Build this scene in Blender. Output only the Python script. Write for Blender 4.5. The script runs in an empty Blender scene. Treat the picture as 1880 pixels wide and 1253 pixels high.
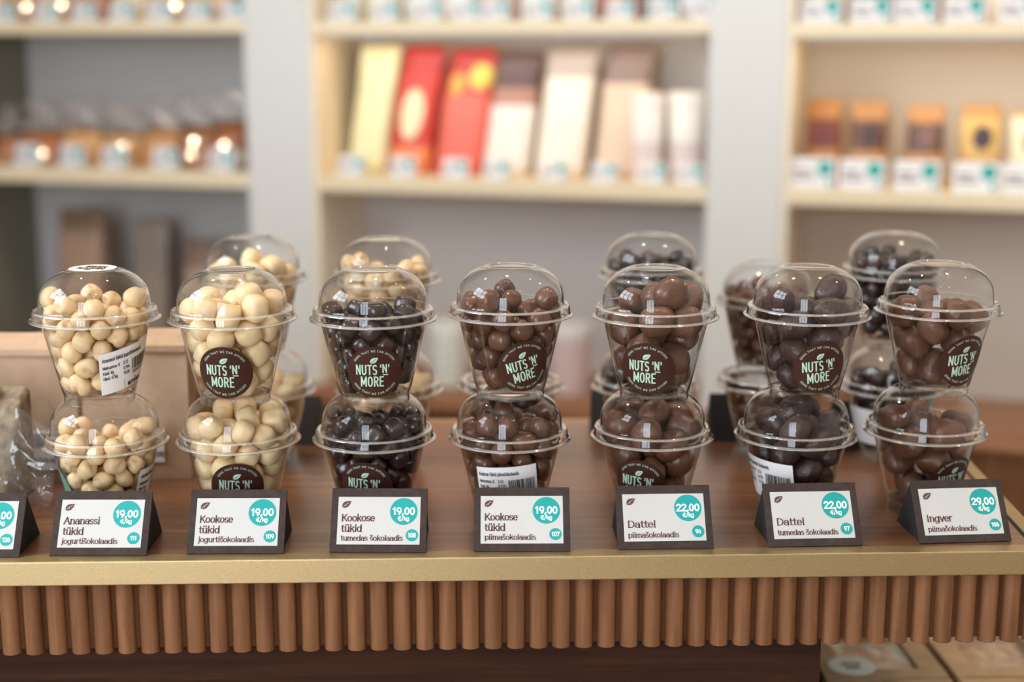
import bpy, bmesh, math, random
from mathutils import Vector, Matrix, Quaternion

SKY, EXPOSURE = 16.0, .05
LEDW = {1: 1.0, 2: 1.0}
LAMPS = [(-1.0, .0, 1.2), (-.45, .0, 1.2), (.1, .0, 1.2), (.65, .0, 1.2), (1.2, .0, 1.2), (-.8, -.8, 1.2), (-.2, -.8, 1.2), (.4, -.8, 1.2), (1.0, -.8, 1.2), (-.4, -1.7, 1.6), (.5, -1.7, 1.6),
         (-.9, 1.9, 5.5), (-.1, 1.8, 5.5), (.7, 1.7, 5.5), (1.4, 1.6, 5.5)]  # these spots near the shelves are added to brighten the background
# ------------------------------------------------------------------ camera, light, exposure
sc = bpy.context.scene
COL = sc.collection
R = math.radians
ZC, TOP = 1.325, 0.900            # camera height, counter top height
PITCH, FPX, CX, CY = R(11.3), 2650.0, 940.0, 626.5
cam_d = bpy.data.cameras.new('camera')
cam = bpy.data.objects.new('camera', cam_d); COL.objects.link(cam)
cam.location = (0, 0, ZC); cam.rotation_euler = (R(90) - PITCH, 0, 0)
cam_d.sensor_width = 36; cam_d.lens = FPX / 1880 * 36
cam_d.clip_start = .05; cam_d.clip_end = 60
cam_d.dof.use_dof = True; cam_d.dof.focus_distance = 1.262; cam_d.dof.aperture_fstop = 2.1
cam_d.dof.aperture_blades = 9
sc.camera = cam
vs = sc.view_settings
vs.view_transform = 'Standard'; vs.look = 'None'; vs.gamma = 1; vs.use_curve_mapping = False
vs.exposure = EXPOSURE
cy = sc.cycles
cy.use_denoising = True
cy.transparent_max_bounces = 48; cy.max_bounces = 10; cy.diffuse_bounces = 5; cy.glossy_bounces = 5; cy.transmission_bounces = 8
cy.sample_clamp_indirect = 6.0; cy.caustics_reflective = False; cy.caustics_refractive = False
world = bpy.data.worlds.new('daylight'); sc.world = world; world.use_nodes = True
bg = world.node_tree.nodes['Background']; bg.inputs['Color'].default_value = (.80, .90, 1.0, 1); bg.inputs['Strength'].default_value = SKY

def link(o, parent=None):
    COL.objects.link(o)
    if parent is not None: o.parent = parent
    return o
def light(name, kind, loc, rot, energy, color, parent=None, **kw):
    d = bpy.data.lights.new(name, kind); d.energy = energy; d.color = color
    for k, v in kw.items():
        if k == 'portal': d.cycles.is_portal = v
        else: setattr(d, k, v)
    o = link(bpy.data.objects.new(name, d), parent); o.location = loc; o.rotation_euler = rot
    return o
WIN = (.1, 1.35, 1.45, 2.6)     # the window in the left wall: y0, y1, z0, z1
XL, XR, YF, YB, ZT = -1.8, 2.1, -2.6, 4.6, 2.8
light('window_daylight', 'AREA', (XL - .16, (WIN[0] + WIN[1]) / 2, (WIN[2] + WIN[3]) / 2), (0, R(-90), 0), 1, (1, 1, 1),
      shape='RECTANGLE', size=WIN[3] - WIN[2], size_y=WIN[1] - WIN[0], portal=True)
SHOP = (-1.7, -.5, .3, 2.45)        # the shop front behind the camera: x0, x1, z0, z1
light('shop_front_daylight', 'AREA', ((SHOP[0] + SHOP[1]) / 2, YF - .16, (SHOP[2] + SHOP[3]) / 2), (R(90), 0, 0), 1, (1, 1, 1),
      shape='RECTANGLE', size=SHOP[1] - SHOP[0], size_y=SHOP[3] - SHOP[2], portal=True)

# ------------------------------------------------------------------ helpers
def ray(px, py):
    c, s = math.cos(PITCH), math.sin(PITCH)
    u, v = (px - CX) / FPX, (py - CY) / FPX
    return Vector((u, c - v * s, -s - v * c))
def at_z(px, py, z):
    d = ray(px, py); return Vector((0, 0, ZC)) + d * ((z - ZC) / d.z)
def at_y(px, py, y):
    d = ray(px, py); return Vector((0, 0, ZC)) + d * (y / d.y)

def mat(name, color, rough=.5, metal=0, spec=.5, **kw):
    m = bpy.data.materials.new(name); m.use_nodes = True
    b = m.node_tree.nodes['Principled BSDF']
    b.inputs['Base Color'].default_value = (*color, 1); b.inputs['Roughness'].default_value = rough
    b.inputs['Metallic'].default_value = metal; b.inputs['Specular IOR Level'].default_value = spec
    for k, v in kw.items(): b.inputs[k.replace('_', ' ')].default_value = v
    return m
def nodes(m): return m.node_tree.nodes, m.node_tree.links, m.node_tree.nodes['Principled BSDF']
def noisy(m, c1, c2, scale=(20, 20, 20), detail=4, bump=0, bscale=200, bdist=.0005, coords='Object', lo=.35, hi=.65):
    """mottle a material between two colours and give it a fine bump"""
    N, L, b = nodes(m)
    tc = N.new('ShaderNodeTexCoord'); mp = N.new('ShaderNodeMapping'); mp.inputs['Scale'].default_value = scale
    nz = N.new('ShaderNodeTexNoise'); nz.inputs['Scale'].default_value = 1; nz.inputs['Detail'].default_value = detail
    cr = N.new('ShaderNodeValToRGB'); cr.color_ramp.elements[0].color = (*c1, 1); cr.color_ramp.elements[1].color = (*c2, 1)
    cr.color_ramp.elements[0].position = lo; cr.color_ramp.elements[1].position = hi
    L.new(tc.outputs[coords], mp.inputs[0]); L.new(mp.outputs[0], nz.inputs['Vector'])
    L.new(nz.outputs['Fac'], cr.inputs[0]); L.new(cr.outputs[0], b.inputs['Base Color'])
    if bump:
        n2 = N.new('ShaderNodeTexNoise'); n2.inputs['Scale'].default_value = bscale; n2.inputs['Detail'].default_value = 3
        bp = N.new('ShaderNodeBump'); bp.inputs['Strength'].default_value = bump; bp.inputs['Distance'].default_value = bdist
        L.new(tc.outputs[coords], n2.inputs['Vector']); L.new(n2.outputs['Fac'], bp.inputs['Height']); L.new(bp.outputs[0], b.inputs['Normal'])
    return m
def film(name, tint=(.985, .985, .985), gain=2.0, base=.035, rough=.02, haze=0.0, hazecol=(.9, .88, .84)):
    """thin clear plastic: see-through head on, mirror-like at a grazing angle"""
    m = bpy.data.materials.new(name); m.use_nodes = True
    N, L = m.node_tree.nodes, m.node_tree.links; N.remove(N['Principled BSDF']); out = N['Material Output']
    lw = N.new('ShaderNodeLayerWeight'); lw.inputs['Blend'].default_value = .5
    p5 = N.new('ShaderNodeMath'); p5.operation = 'POWER'; p5.inputs[1].default_value = 3.6
    mu = N.new('ShaderNodeMath'); mu.operation = 'MULTIPLY_ADD'; mu.inputs[1].default_value = gain; mu.inputs[2].default_value = base; mu.use_clamp = True
    tr = N.new('ShaderNodeBsdfTransparent'); tr.inputs[0].default_value = (*tint, 1)
    gl = N.new('ShaderNodeBsdfGlossy'); gl.inputs['Roughness'].default_value = rough
    mx = N.new('ShaderNodeMixShader')
    L.new(lw.outputs['Facing'], p5.inputs[0]); L.new(p5.outputs[0], mu.inputs[0]); L.new(mu.outputs[0], mx.inputs[0])
    if haze:
        df = N.new('ShaderNodeBsdfDiffuse'); df.inputs[0].default_value = (*hazecol, 1)
        m2 = N.new('ShaderNodeMixShader'); m2.inputs[0].default_value = haze
        L.new(tr.outputs[0], m2.inputs[1]); L.new(df.outputs[0], m2.inputs[2]); L.new(m2.outputs[0], mx.inputs[1])
    else: L.new(tr.outputs[0], mx.inputs[1])
    L.new(gl.outputs[0], mx.inputs[2]); L.new(mx.outputs[0], out.inputs['Surface'])
    return m
def glow(name, color, strength):
    m = bpy.data.materials.new(name); m.use_nodes = True
    N, L = m.node_tree.nodes, m.node_tree.links; N.remove(N['Principled BSDF'])
    e = N.new('ShaderNodeEmission'); e.inputs[0].default_value = (*color, 1); e.inputs[1].default_value = strength
    L.new(e.outputs[0], N['Material Output'].inputs['Surface']); return m

class MB:
    """collects faces of several materials and links them as one mesh object"""
    def __init__(s): s.v, s.f, s.m, s.mats = [], [], [], []
    def mi(s, m):
        if m not in s.mats: s.mats.append(m)
        return s.mats.index(m)
    def add(s, verts, faces, m):
        b = len(s.v); k = s.mi(m); s.v += [tuple(v) for v in verts]
        for f in faces: s.f.append([b + i for i in f]); s.m.append(k)
    def box(s, lo, hi, m, M=None):
        x0, y0, z0 = lo; x1, y1, z1 = hi
        V = [Vector(p) for p in ((x0,y0,z0),(x1,y0,z0),(x1,y1,z0),(x0,y1,z0),(x0,y0,z1),(x1,y0,z1),(x1,y1,z1),(x0,y1,z1))]
        if M is not None: V = [M @ v for v in V]
        s.add(V, [(0,3,2,1),(4,5,6,7),(0,1,5,4),(1,2,6,5),(2,3,7,6),(3,0,4,7)], m)
    def prism(s, poly, z0, z1, m, M=None):
        n = len(poly); V = [Vector((x, y, z0)) for x, y in poly] + [Vector((x, y, z1)) for x, y in poly]
        if M is not None: V = [M @ v for v in V]
        s.add(V, [list(range(n))[::-1], list(range(n, 2*n))] + [(i, (i+1) % n, n + (i+1) % n, n + i) for i in range(n)], m)
    def lathe(s, prof, m, n=64, caps=False, M=None, mats=None):
        V = []; 
        for r, z in prof:
            for i in range(n):
                a = 2 * math.pi * i / n; V.append(Vector((r * math.cos(a), r * math.sin(a), z)))
        if M is not None: V = [M @ v for v in V]
        b = len(s.v); s.v += [tuple(v) for v in V]
        for j in range(len(prof) - 1):
            k = s.mi(mats[j] if mats else m)
            for i in range(n):
                s.f.append([b + j*n + i, b + j*n + (i+1) % n, b + (j+1)*n + (i+1) % n, b + (j+1)*n + i]); s.m.append(k)
        if caps:
            k = s.mi(m)
            s.f.append([b + i for i in range(n)][::-1]); s.m.append(k)
            s.f.append([b + (len(prof)-1)*n + i for i in range(n)]); s.m.append(k)
    def mesh(s, name, smooth=False):
        me = bpy.data.meshes.new(name); me.from_pydata(s.v, [], s.f)
        for m in s.mats: me.materials.append(m)
        me.polygons.foreach_set('material_index', s.m)
        if smooth: me.polygons.foreach_set('use_smooth', [True] * len(s.f))
        me.update(); return me
    def build(s, name, parent=None, smooth=False, bevel=0, seg=2, sharp=None):
        o = link(bpy.data.objects.new(name, s.mesh(name, smooth or bevel > 0)), parent)
        if sharp is not None:
            bm = bmesh.new(); bm.from_mesh(o.data); 
            for e in bm.edges:
                if len(e.link_faces) == 2 and e.calc_face_angle(0) > R(sharp): e.smooth = False
            bm.to_mesh(o.data); bm.free()
        if bevel:
            md = o.modifiers.new('edge', 'BEVEL'); md.width = bevel; md.segments = seg; md.limit_method = 'ANGLE'; md.angle_limit = R(40); md.harden_normals = True
        return o
def thing(name, label, cat, loc=(0, 0, 0), rz=0, group=None):
    o = link(bpy.data.objects.new(name, None)); o.location = loc; o.rotation_euler = (0, 0, rz); o.empty_display_size = .02
    o['label'] = label; o['category'] = cat
    if group: o['group'] = group
    return o
def tag(o, label, cat, group=None):
    o['label'] = label; o['category'] = cat
    if group: o['group'] = group
    return o
def struct_(o):
    o['kind'] = 'structure'; return o

# ------------------------------------------------------------------ stroke lettering
def _arc(cx, cy, rx, ry, a0, a1, n=None):
    n = n or max(4, int(abs(a1 - a0) / 14))
    return [(cx + rx * math.cos(R(a0 + (a1 - a0) * i / n)), cy + ry * math.sin(R(a0 + (a1 - a0) * i / n))) for i in range(n + 1)]
def _ln(*p): return [(p[i], p[i+1]) for i in range(0, len(p), 2)]
L_, O_ = _ln, _arc
DOT = lambda x, y: L_(x, y + .012, x, y + .06)
def _s(x, y, rx, ry): return O_(x, y + ry, rx, ry, 35, 270) + O_(x, y - ry, rx, ry, 90, -145)[1:]
GLYPH = {
 ' ': (.28, []),
 'a': (.48, [O_(.21,.15,.16,.15,0,360), L_(.385,0,.385,.32) , O_(.225,.32,.16,.18,0,150)]),
 'd': (.52, [O_(.23,.25,.18,.25,0,360), L_(.42,0,.42,.72)]),
 'e': (.46, [L_(.06,.27,.41,.27), O_(.235,.25,.18,.25,6,318)]),
 'g': (.52, [O_(.23,.25,.18,.25,0,360), L_(.42,.5,.42,-.04), O_(.24,-.04,.18,.16,0,-150)]),
 'i': (.23, [L_(.115,0,.115,.5), DOT(.115,.66)]),
 'j': (.24, [L_(.14,.5,.14,-.06), O_(.03,-.06,.11,.14,0,-90), DOT(.14,.66)]),
 'k': (.48, [L_(.1,0,.1,.72), L_(.41,.5,.12,.2), L_(.22,.3,.43,0)]),
 'l': (.23, [L_(.115,0,.115,.72)]),
 'm': (.76, [L_(.1,0,.1,.5), O_(.24,.32,.14,.18,180,0) + L_(.38,0), O_(.52,.32,.14,.18,180,0) + L_(.66,0)]),
 'n': (.52, [L_(.1,0,.1,.5), O_(.26,.32,.16,.18,180,0) + L_(.42,0)]),
 'o': (.50, [O_(.25,.25,.19,.25,0,360)]),
 'p': (.52, [O_(.29,.25,.18,.25,0,360), L_(.1,.5,.1,-.2)]),
 'r': (.36, [L_(.1,0,.1,.5), O_(.25,.31,.15,.19,180,55)]),
 's': (.40, [_s(.2,.25,.14,.125)]),
 't': (.32, [L_(.14,.66,.14,.12) + O_(.25,.12,.11,.12,180,300)[1:], L_(.03,.5,.29,.5)]),
 'u': (.52, [L_(.1,.5,.1,.18) + O_(.25,.18,.15,.18,180,360)[1:], L_(.42,.5,.42,0)]),
 'v': (.46, [L_(.04,.5,.23,0), L_(.23,0,.42,.5)]),
 'A': (.62, [L_(.04,0,.31,.7), L_(.31,.7,.58,0), L_(.14,.24,.48,.24)]),
 'C': (.58, [O_(.31,.35,.25,.35,45,315)]),
 'D': (.62, [L_(.1,0,.1,.7), L_(.1,.7,.26,.7) + O_(.28,.35,.27,.35,90,-90) + L_(.1,0)]),
 'E': (.52, [L_(.1,0,.1,.7), L_(.1,.7,.46,.7), L_(.1,.36,.4,.36), L_(.1,0,.46,0)]),
 'F': (.5, [L_(.1,0,.1,.7), L_(.1,.7,.46,.7), L_(.1,.36,.4,.36)]),
 'G': (.62, [O_(.32,.35,.25,.35,45,360) , L_(.36,.33,.57,.33)]),
 'H': (.62, [L_(.1,0,.1,.7), L_(.52,0,.52,.7), L_(.1,.36,.52,.36)]),
 'I': (.3, [L_(.15,0,.15,.7)]),
 'K': (.6, [L_(.1,0,.1,.7), L_(.52,.7,.12,.28), L_(.24,.4,.55,0)]),
 'M': (.74, [L_(.09,0,.09,.7), L_(.09,.7,.37,.15), L_(.37,.15,.65,.7), L_(.65,.7,.65,0)]),
 'N': (.62, [L_(.09,0,.09,.7), L_(.09,.7,.53,0), L_(.53,0,.53,.7)]),
 'O': (.62, [O_(.31,.42,.22,.28,0,180) + O_(.31,.28,.22,.28,180,360) + L_(.53,.42)]),
 'R': (.58, [L_(.1,0,.1,.7), L_(.1,.7,.3,.7) + O_(.3,.525,.19,.175,90,-90) + L_(.1,.35), L_(.3,.35,.5,0)]),
 'S': (.54, [_s(.27,.35,.19,.175)]),
 'T': (.54, [L_(.27,0,.27,.7), L_(.03,.7,.51,.7)]),
 'U': (.62, [L_(.1,.7,.1,.22) + O_(.31,.22,.21,.22,180,360) + L_(.52,.7)]),
 'W': (.84, [L_(.04,.7,.24,0), L_(.24,0,.42,.6), L_(.42,.6,.6,0), L_(.6,0,.8,.7)]),
 '0': (.56, [O_(.28,.35,.19,.35,0,360)]),
 '1': (.4, [L_(.24,0,.24,.7), L_(.24,.7,.08,.56)]),
 '2': (.54, [O_(.27,.5,.19,.2,165,-20) + L_(.08,0,.48,0)]),
 '3': (.54, [O_(.26,.52,.18,.18,150,-90), O_(.26,.18,.2,.18,90,-150)]),
 '4': (.56, [L_(.38,0,.38,.7,.05,.2,.5,.2)]),
 '5': (.54, [L_(.44,.7,.13,.7,.1,.38) + O_(.26,.23,.2,.23,125,-145)]),
 '6': (.56, [O_(.28,.22,.19,.22,0,360), O_(.36,.24,.27,.46,180,105)]),
 '7': (.5, [L_(.05,.7,.46,.7,.2,0)]),
 '8': (.56, [O_(.28,.52,.17,.18,0,360), O_(.28,.18,.2,.18,0,360)]),
 '9': (.56, [O_(.28,.48,.19,.22,0,360), O_(.2,.46,.27,.46,0,-75)]),
 ',': (.24, [L_(.13,.06,.07,-.12)]), '.': (.22, [L_(.11,0,.11,.07)]), "'": (.2, [L_(.1,.7,.1,.52)]),
 '/': (.42, [L_(.04,-.08,.38,.76)]),
 '\u20ac': (.6, [O_(.36,.35,.23,.35,50,310), L_(.03,.43,.42,.43), L_(.03,.28,.4,.28)]),
}
GLYPH['\u00fc'] = (.52, GLYPH['u'][1] + [DOT(.16,.67), DOT(.36,.67)])
GLYPH['\u0161'] = (.40, GLYPH['s'][1] + [L_(.08,.74,.2,.62), L_(.2,.62,.32,.74)])
def text_width(s, size, xs=1, track=0): return sum(GLYPH[c][0] + track for c in s) * size * xs
def ribbon(pts, w, thin=None, ext=.4):
    """a stroke as quads; with thin set, the width follows the direction like a broad pen"""
    P = [Vector(p) for p in pts]
    P = [p for i, p in enumerate(P) if i == 0 or (p - P[i-1]).length > 1e-6]
    closed = (P[0] - P[-1]).length < 1e-5 and len(P) > 3
    if not closed:
        d0, d1 = (P[1] - P[0]).normalized(), (P[-1] - P[-2]).normalized()
        P[0] = P[0] - d0 * w * ext; P[-1] = P[-1] + d1 * w * ext
    A, B = [], []
    n = len(P)
    for i, p in enumerate(P):
        a = P[i-1] if i else (P[-2] if closed else None); b = P[i+1] if i < n - 1 else (P[1] if closed else None)
        da = (p - a).normalized() if a is not None else None; db = (b - p).normalized() if b is not None else None
        t = (da + db) if da is not None and db is not None else (da if da is not None else db)
        t = t.normalized() if t.length > 1e-4 else db
        nn = Vector((-t.y, t.x)); h = w / 2
        if thin is not None: h = (thin + (w - thin) * abs(t.y) ** 1.3) / 2
        if da is not None and db is not None: h /= max(.55, nn.dot(Vector((-db.y, db.x))))
        A.append(p + nn * h); B.append(p - nn * h)
    return A, B
def draw(mb, pts, w, f, off, m, thin=None, ext=.4):
    A, B = ribbon(pts, w, thin, ext)
    mb.add([f(p.x, p.y, off) for p in A] + [f(p.x, p.y, off) for p in B], [(i + len(A), i + 1 + len(A), i + 1, i) for i in range(len(A) - 1)], m)
def text(mb, s, x, y, size, f, m, weight=.1, xs=1, serif=False, align='l', track=0, off=.0002, warp=None):
    """size = height of the em; glyphs run along +x from (x, y)"""
    wd = text_width(s, size, xs, track)
    cx = x - (wd / 2 if align == 'c' else wd if align == 'r' else 0)
    for ch in s:
        adv, strokes = GLYPH[ch]
        for st in strokes:
            pts = [(cx + px * size * xs, y + py * size) for px, py in st]
            g = f if warp is None else (lambda u, v, o: f(*warp(u, v), o))
            draw(mb, pts, weight * size, g, off, m, thin=weight * size * .5 if serif else None)
            if serif:
                for k, q in ((0, 1), (-1, -2)):
                    a, b = Vector(st[k]), Vector(st[q])
                    d = (b - a).normalized()
                    if abs(d.y) > .86 and abs(a.y - round(a.y, 2)) < 1e-6 and (a - b).length > .1 and a.y in (0, .5, .7, .72, -.2):
                        lo = -.09 if not (ch in 'dijklmnpru\u00fc' and a.y >= .5) else -.1
                        hi = .09 if not (ch in 'dijklmnpru\u00fc' and a.y >= .5) else .02
                        yy = a.y + (.02 if a.y <= 0 else -.02)
                        draw(mb, [(cx + (a.x + lo) * size * xs, y + yy * size), (cx + (a.x + hi) * size * xs, y + yy * size)], .05 * size, g, off, m, ext=0)
        cx += (adv + track) * size * xs
def leaf(mb, x, y, s, f, m, vein, off, ang=35):
    ca, sa = math.cos(R(ang)), math.sin(R(ang))
    out = []
    for i in range(25):
        t = i / 24 * 2 - 1
        out.append((t, .60 * (1 - t * t) ** .8 * (1 - .35 * t)))
    loop = out + [(t, -h * .85) for t, h in out[-2:0:-1]]
    tr = lambda p: (x + s * (p[0] * ca - p[1] * sa), y + s * (p[0] * sa + p[1] * ca))
    P = [tr(p) for p in loop]
    mb.add([f(x, y, off)] + [f(a, b, off) for a, b in P], [(0, 1 + i, 1 + (i + 1) % len(P)) for i in range(len(P))], m)
    draw(mb, [tr((-.75, -.05)), tr((-.2, .04)), tr((.55, 0))], s * .09, f, off * 1.6, vein, ext=0)
    draw(mb, [tr((-.15, .05)), tr((-.35, -.28))], s * .07, f, off * 1.6, vein, ext=0)
def disc(mb, x, y, r, f, m, off, n=40, rings=1):
    V = [f(x, y, off)]; F = []
    for k in range(1, rings + 1):
        for i in range(n):
            a = 2 * math.pi * i / n; V.append(f(x + r * k / rings * math.cos(a), y + r * k / rings * math.sin(a), off))
    F += [(0, 1 + i, 1 + (i + 1) % n) for i in range(n)]
    for k in range(rings - 1):
        for i in range(n): F.append((1 + k*n + i, 1 + (k+1)*n + i, 1 + (k+1)*n + (i+1) % n, 1 + k*n + (i+1) % n))
    mb.add(V, F, m)
def sheet(mb, x0, y0, x1, y1, f, m, off, nx=1, ny=1):
    V = [f(x0 + (x1 - x0) * i / nx, y0 + (y1 - y0) * j / ny, off) for j in range(ny + 1) for i in range(nx + 1)]
    mb.add(V, [(j*(nx+1) + i, j*(nx+1) + i + 1, (j+1)*(nx+1) + i + 1, (j+1)*(nx+1) + i) for j in range(ny) for i in range(nx)], m)
# ------------------------------------------------------------------ materials
walnut = mat('walnut_top', (.2, .1, .055), .34, Coat_Weight=.6, Coat_Roughness=.3)
def grain(m, c1, c2, stretch, rough=None, amount=1):
    N, L, b = nodes(m)
    tc = N.new('ShaderNodeTexCoord'); mp = N.new('ShaderNodeMapping'); mp.inputs['Scale'].default_value = stretch
    nz = N.new('ShaderNodeTexNoise'); nz.inputs['Scale'].default_value = 1; nz.inputs['Detail'].default_value = 8; nz.inputs['Roughness'].default_value = .62; nz.inputs['Distortion'].default_value = .35
    cr = N.new('ShaderNodeValToRGB'); e = cr.color_ramp.elements; e[0].position = .3; e[1].position = .72; e[0].color = (*c1, 1); e[1].color = (*c2, 1)
    L.new(tc.outputs['Object'], mp.inputs[0]); L.new(mp.outputs[0], nz.inputs['Vector']); L.new(nz.outputs['Fac'], cr.inputs[0]); L.new(cr.outputs[0], b.inputs['Base Color'])
    return m
grain(walnut, (.095, .034, .013), (.29, .125, .05), (3, 130, 130))
walnut_dark = grain(mat('walnut_dark', (.05, .02, .01), .75, spec=.15), (.018, .007, .004), (.058, .022, .011), (2.5, 90, 90))
slat_wood = grain(mat('walnut_slats', (.25, .12, .06), .5, spec=.3), (.125, .05, .02), (.28, .125, .054), (90, 90, 6))
slat_back = grain(mat('walnut_slat_backing', (.12, .05, .02), .8, spec=.15), (.055, .02, .007), (.11, .042, .015), (90, 90, 6))
brass = noisy(mat('brushed_brass', (.62, .44, .21), .42, .85), (.46, .34, .175), (.54, .405, .215), (900, 900, 900), bump=.1, bscale=1800, bdist=.0002)
black = mat('black_card', (.012, .011, .011), .75)
frame_m = noisy(mat('charcoal_frame', (.055, .047, .045), .75, spec=.2), (.043, .029, .025), (.058, .041, .036), (150, 150, 150), bump=.15, bscale=1500, bdist=.0002)
paper = mat('card_paper', (.57, .56, .54), .6)
teal = mat('teal_print', (.0, .335, .325), .55)
white_ink = mat('white_print', (.88, .93, .9), .6)
brown_ink = mat('brown_print', (.10, .035, .03), .6)
stick_brown = mat('sticker_brown', (.050, .016, .011), .5, spec=.25)
mint = mat('mint_print', (.48, .70, .54), .5)
mint_paper = mat('mint_sticker', (.86, .92, .84), .55)
label_m = mat('label_paper', (.80, .77, .77), .55)
black_ink = mat('black_print', (.03, .025, .025), .6)
pet = film('clear_plastic')
pet_rim = film('plastic_rim_highlight', gain=2.6, base=.11, rough=.05, haze=.3, hazecol=(.95, .88, .78))  # cream highlight along the rims put in as diffuse haze
cello = film('cellophane', tint=(.97, .96, .94), gain=1.5, base=.05, rough=.08, haze=.05)
kraft = noisy(mat('kraft_paper', (.5, .34, .22), .75), (.46, .305, .195), (.55, .37, .24), (40, 40, 40), bump=.25, bscale=350, bdist=.0006)
kraft_box_m = noisy(mat('kraft_board', (.5, .34, .19), .7), (.46, .31, .17), (.54, .37, .21), (40, 40, 40))
paint = mat('grey_white_paint', (.68, .68, .66), .55)
back_grey = mat('shelf_back_panel', (.42, .40, .385), .6)
shelf_m = mat('pale_shelf_board', (.80, .68, .47), .45)
side_m = mat('lit_side_panel', (.86, .78, .62), .5)  # cream cast of the shelf lights put into the panel colour
wall_m = mat('warm_white_wall', (.74, .71, .66), .8)
floor_m = grain(mat('oak_floor', (.3, .2, .12), .5), (.22, .14, .085), (.36, .25, .16), (3, 40, 40))

# ------------------------------------------------------------------ the room
def wall(name, lo, hi, hole=None, axis=None):
    mb = MB()
    if not hole: mb.box(lo, hi, wall_m)
    else:
        a0, a1, z0, z1 = hole; x0, y0, _ = lo; x1, y1, _ = hi
        if axis == 'y':
            mb.box(lo, (x1, a0, hi[2]), wall_m); mb.box((x0, a1, 0), hi, wall_m)
            mb.box((x0, a0, 0), (x1, a1, z0), wall_m); mb.box((x0, a0, z1), (x1, a1, hi[2]), wall_m)
        else:
            mb.box(lo, (a0, y1, hi[2]), wall_m); mb.box((a1, y0, 0), hi, wall_m)
            mb.box((a0, y0, 0), (a1, y1, z0), wall_m); mb.box((a0, y0, z1), (a1, y1, hi[2]), wall_m)
    return struct_(mb.build(name))
mb = MB(); mb.box((XL - .2, YF - .2, -.1), (XR + .2, YB + .2, 0), floor_m); struct_(mb.build('floor'))
mb = MB(); mb.box((XL - .2, YF - .2, ZT), (XR + .2, YB + .2, ZT + .1), wall_m); struct_(mb.build('ceiling'))
wall('wall_back', (XL - .1, YB, 0), (XR + .1, YB + .1, ZT))
wall('wall_right', (XR, YF, 0), (XR + .1, YB, ZT))
wall('wall_left', (XL - .1, YF, 0), (XL, YB, ZT), WIN, 'y')
wall('wall_front', (XL - .1, YF - .1, 0), (XR + .1, YF, ZT), SHOP, 'x')
win_frame = mat('window_frame_paint', (.25, .24, .23), .5)
pane = film('window_glass', gain=1.0, base=.02)
def window(name, axis, at, a0, a1, z0, z1, nv, zs):
    t = struct_(link(bpy.data.objects.new(name, None)))
    P = (lambda a, d, z: (at + d, a, z)) if axis == 'y' else (lambda a, d, z: (a, at + d, z))
    mb = MB()
    def bar(a, b, c, d): mb.box(P(a, -.07, c), P(b, -.02, d), win_frame)
    w = .045
    bar(a0, a0 + w, z0, z1); bar(a1 - w, a1, z0, z1); bar(a0, a1, z0, z0 + w); bar(a0, a1, z1 - w, z1)
    for i in range(1, nv):
        a = a0 + (a1 - a0) * i / nv; bar(a - .02, a + .02, z0, z1)
    for z in zs: bar(a0, a1, z - .02, z + .02)
    mb.build('window_frame', t)
    mb = MB(); mb.add([P(a0, -.045, z0), P(a1, -.045, z0), P(a1, -.045, z1), P(a0, -.045, z1)], [(0, 1, 2, 3)], pane); mb.build('pane', t)
window('window_1', 'y', XL, *WIN, 3, (1.95,))
window('window_2', 'x', YF, *SHOP, 3, (2.0,))

# ceiling spotlights, with four added near the shelves as fill
lamp_body = mat('lamp_black', (.03, .03, .03), .4)
for i, (x, y, lw_) in enumerate(LAMPS):
    t = thing('ceiling_spotlight', 'black ceiling spotlight, number %d of the row over the shop floor' % (i + 1), 'lamp', (x, y, ZT), group='ceiling spotlights')
    mb = MB(); mb.lathe([(.045, 0), (.045, -.015), (.012, -.018), (.012, -.05), (.05, -.06), (.055, -.17), (.05, -.17), (.046, -.16)], lamp_body, 24)
    mb.build('housing', t, True, sharp=35)
    light('bulb', 'AREA', (0, 0, -.163), (0, 0, 0), lw_, (1.0, .80, .60), t, shape='DISK', size=.06)

# ------------------------------------------------------------------ the counter
c0 = Vector((-1.05, 1.1785 + .0325 * -1.05)); c1 = Vector((.4733, 1.194))
side_dx = .048
c2 = Vector((.4733 + (1.66 - 1.194) * side_dx, 1.66)); c3 = Vector((-1.05, 1.65))
counter = thing('display_counter', 'walnut shop counter with a brass edge and a ribbed walnut front', 'counter')
ux = (c1 - c0).normalized(); uy = Vector((-ux.y, ux.x))
BE = .018                      # brass edge width seen from above
def inset(p, dx, dy): return p + ux * dx + uy * dy
BH = .0215
q0, q1, q2, q3 = c0 + uy * BE, c1 + uy * BE - ux * (.013), c2 - ux * .013 - uy * .011, c3 - uy * .011
mb = MB(); mb.prism([q0, q1, q2, q3], TOP - BH, TOP, walnut); mb.build('walnut_top', counter)
mb = MB(); mb.prism([c0, c1, q1, q0], TOP - BH, TOP + .0004, brass); mb.build('brass_front_edge', counter, bevel=.0012)
mb = MB(); mb.prism([c1, c2, q2, q1], TOP - BH, TOP + .0004, brass); mb.build('brass_side_edge', counter, bevel=.0012)
mb = MB(); mb.prism([c2, c3, q3, q2], TOP - BH, TOP + .0004, brass); mb.build('brass_back_edge', counter, bevel=.0012)
mb = MB(); g0 = q1 - ux * .0035; g1 = q2 - ux * .0035
mb.prism([g0, q1, q2, g1], TOP - .002, TOP + .0002, black); mb.build('shadow_gap', counter)
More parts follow.
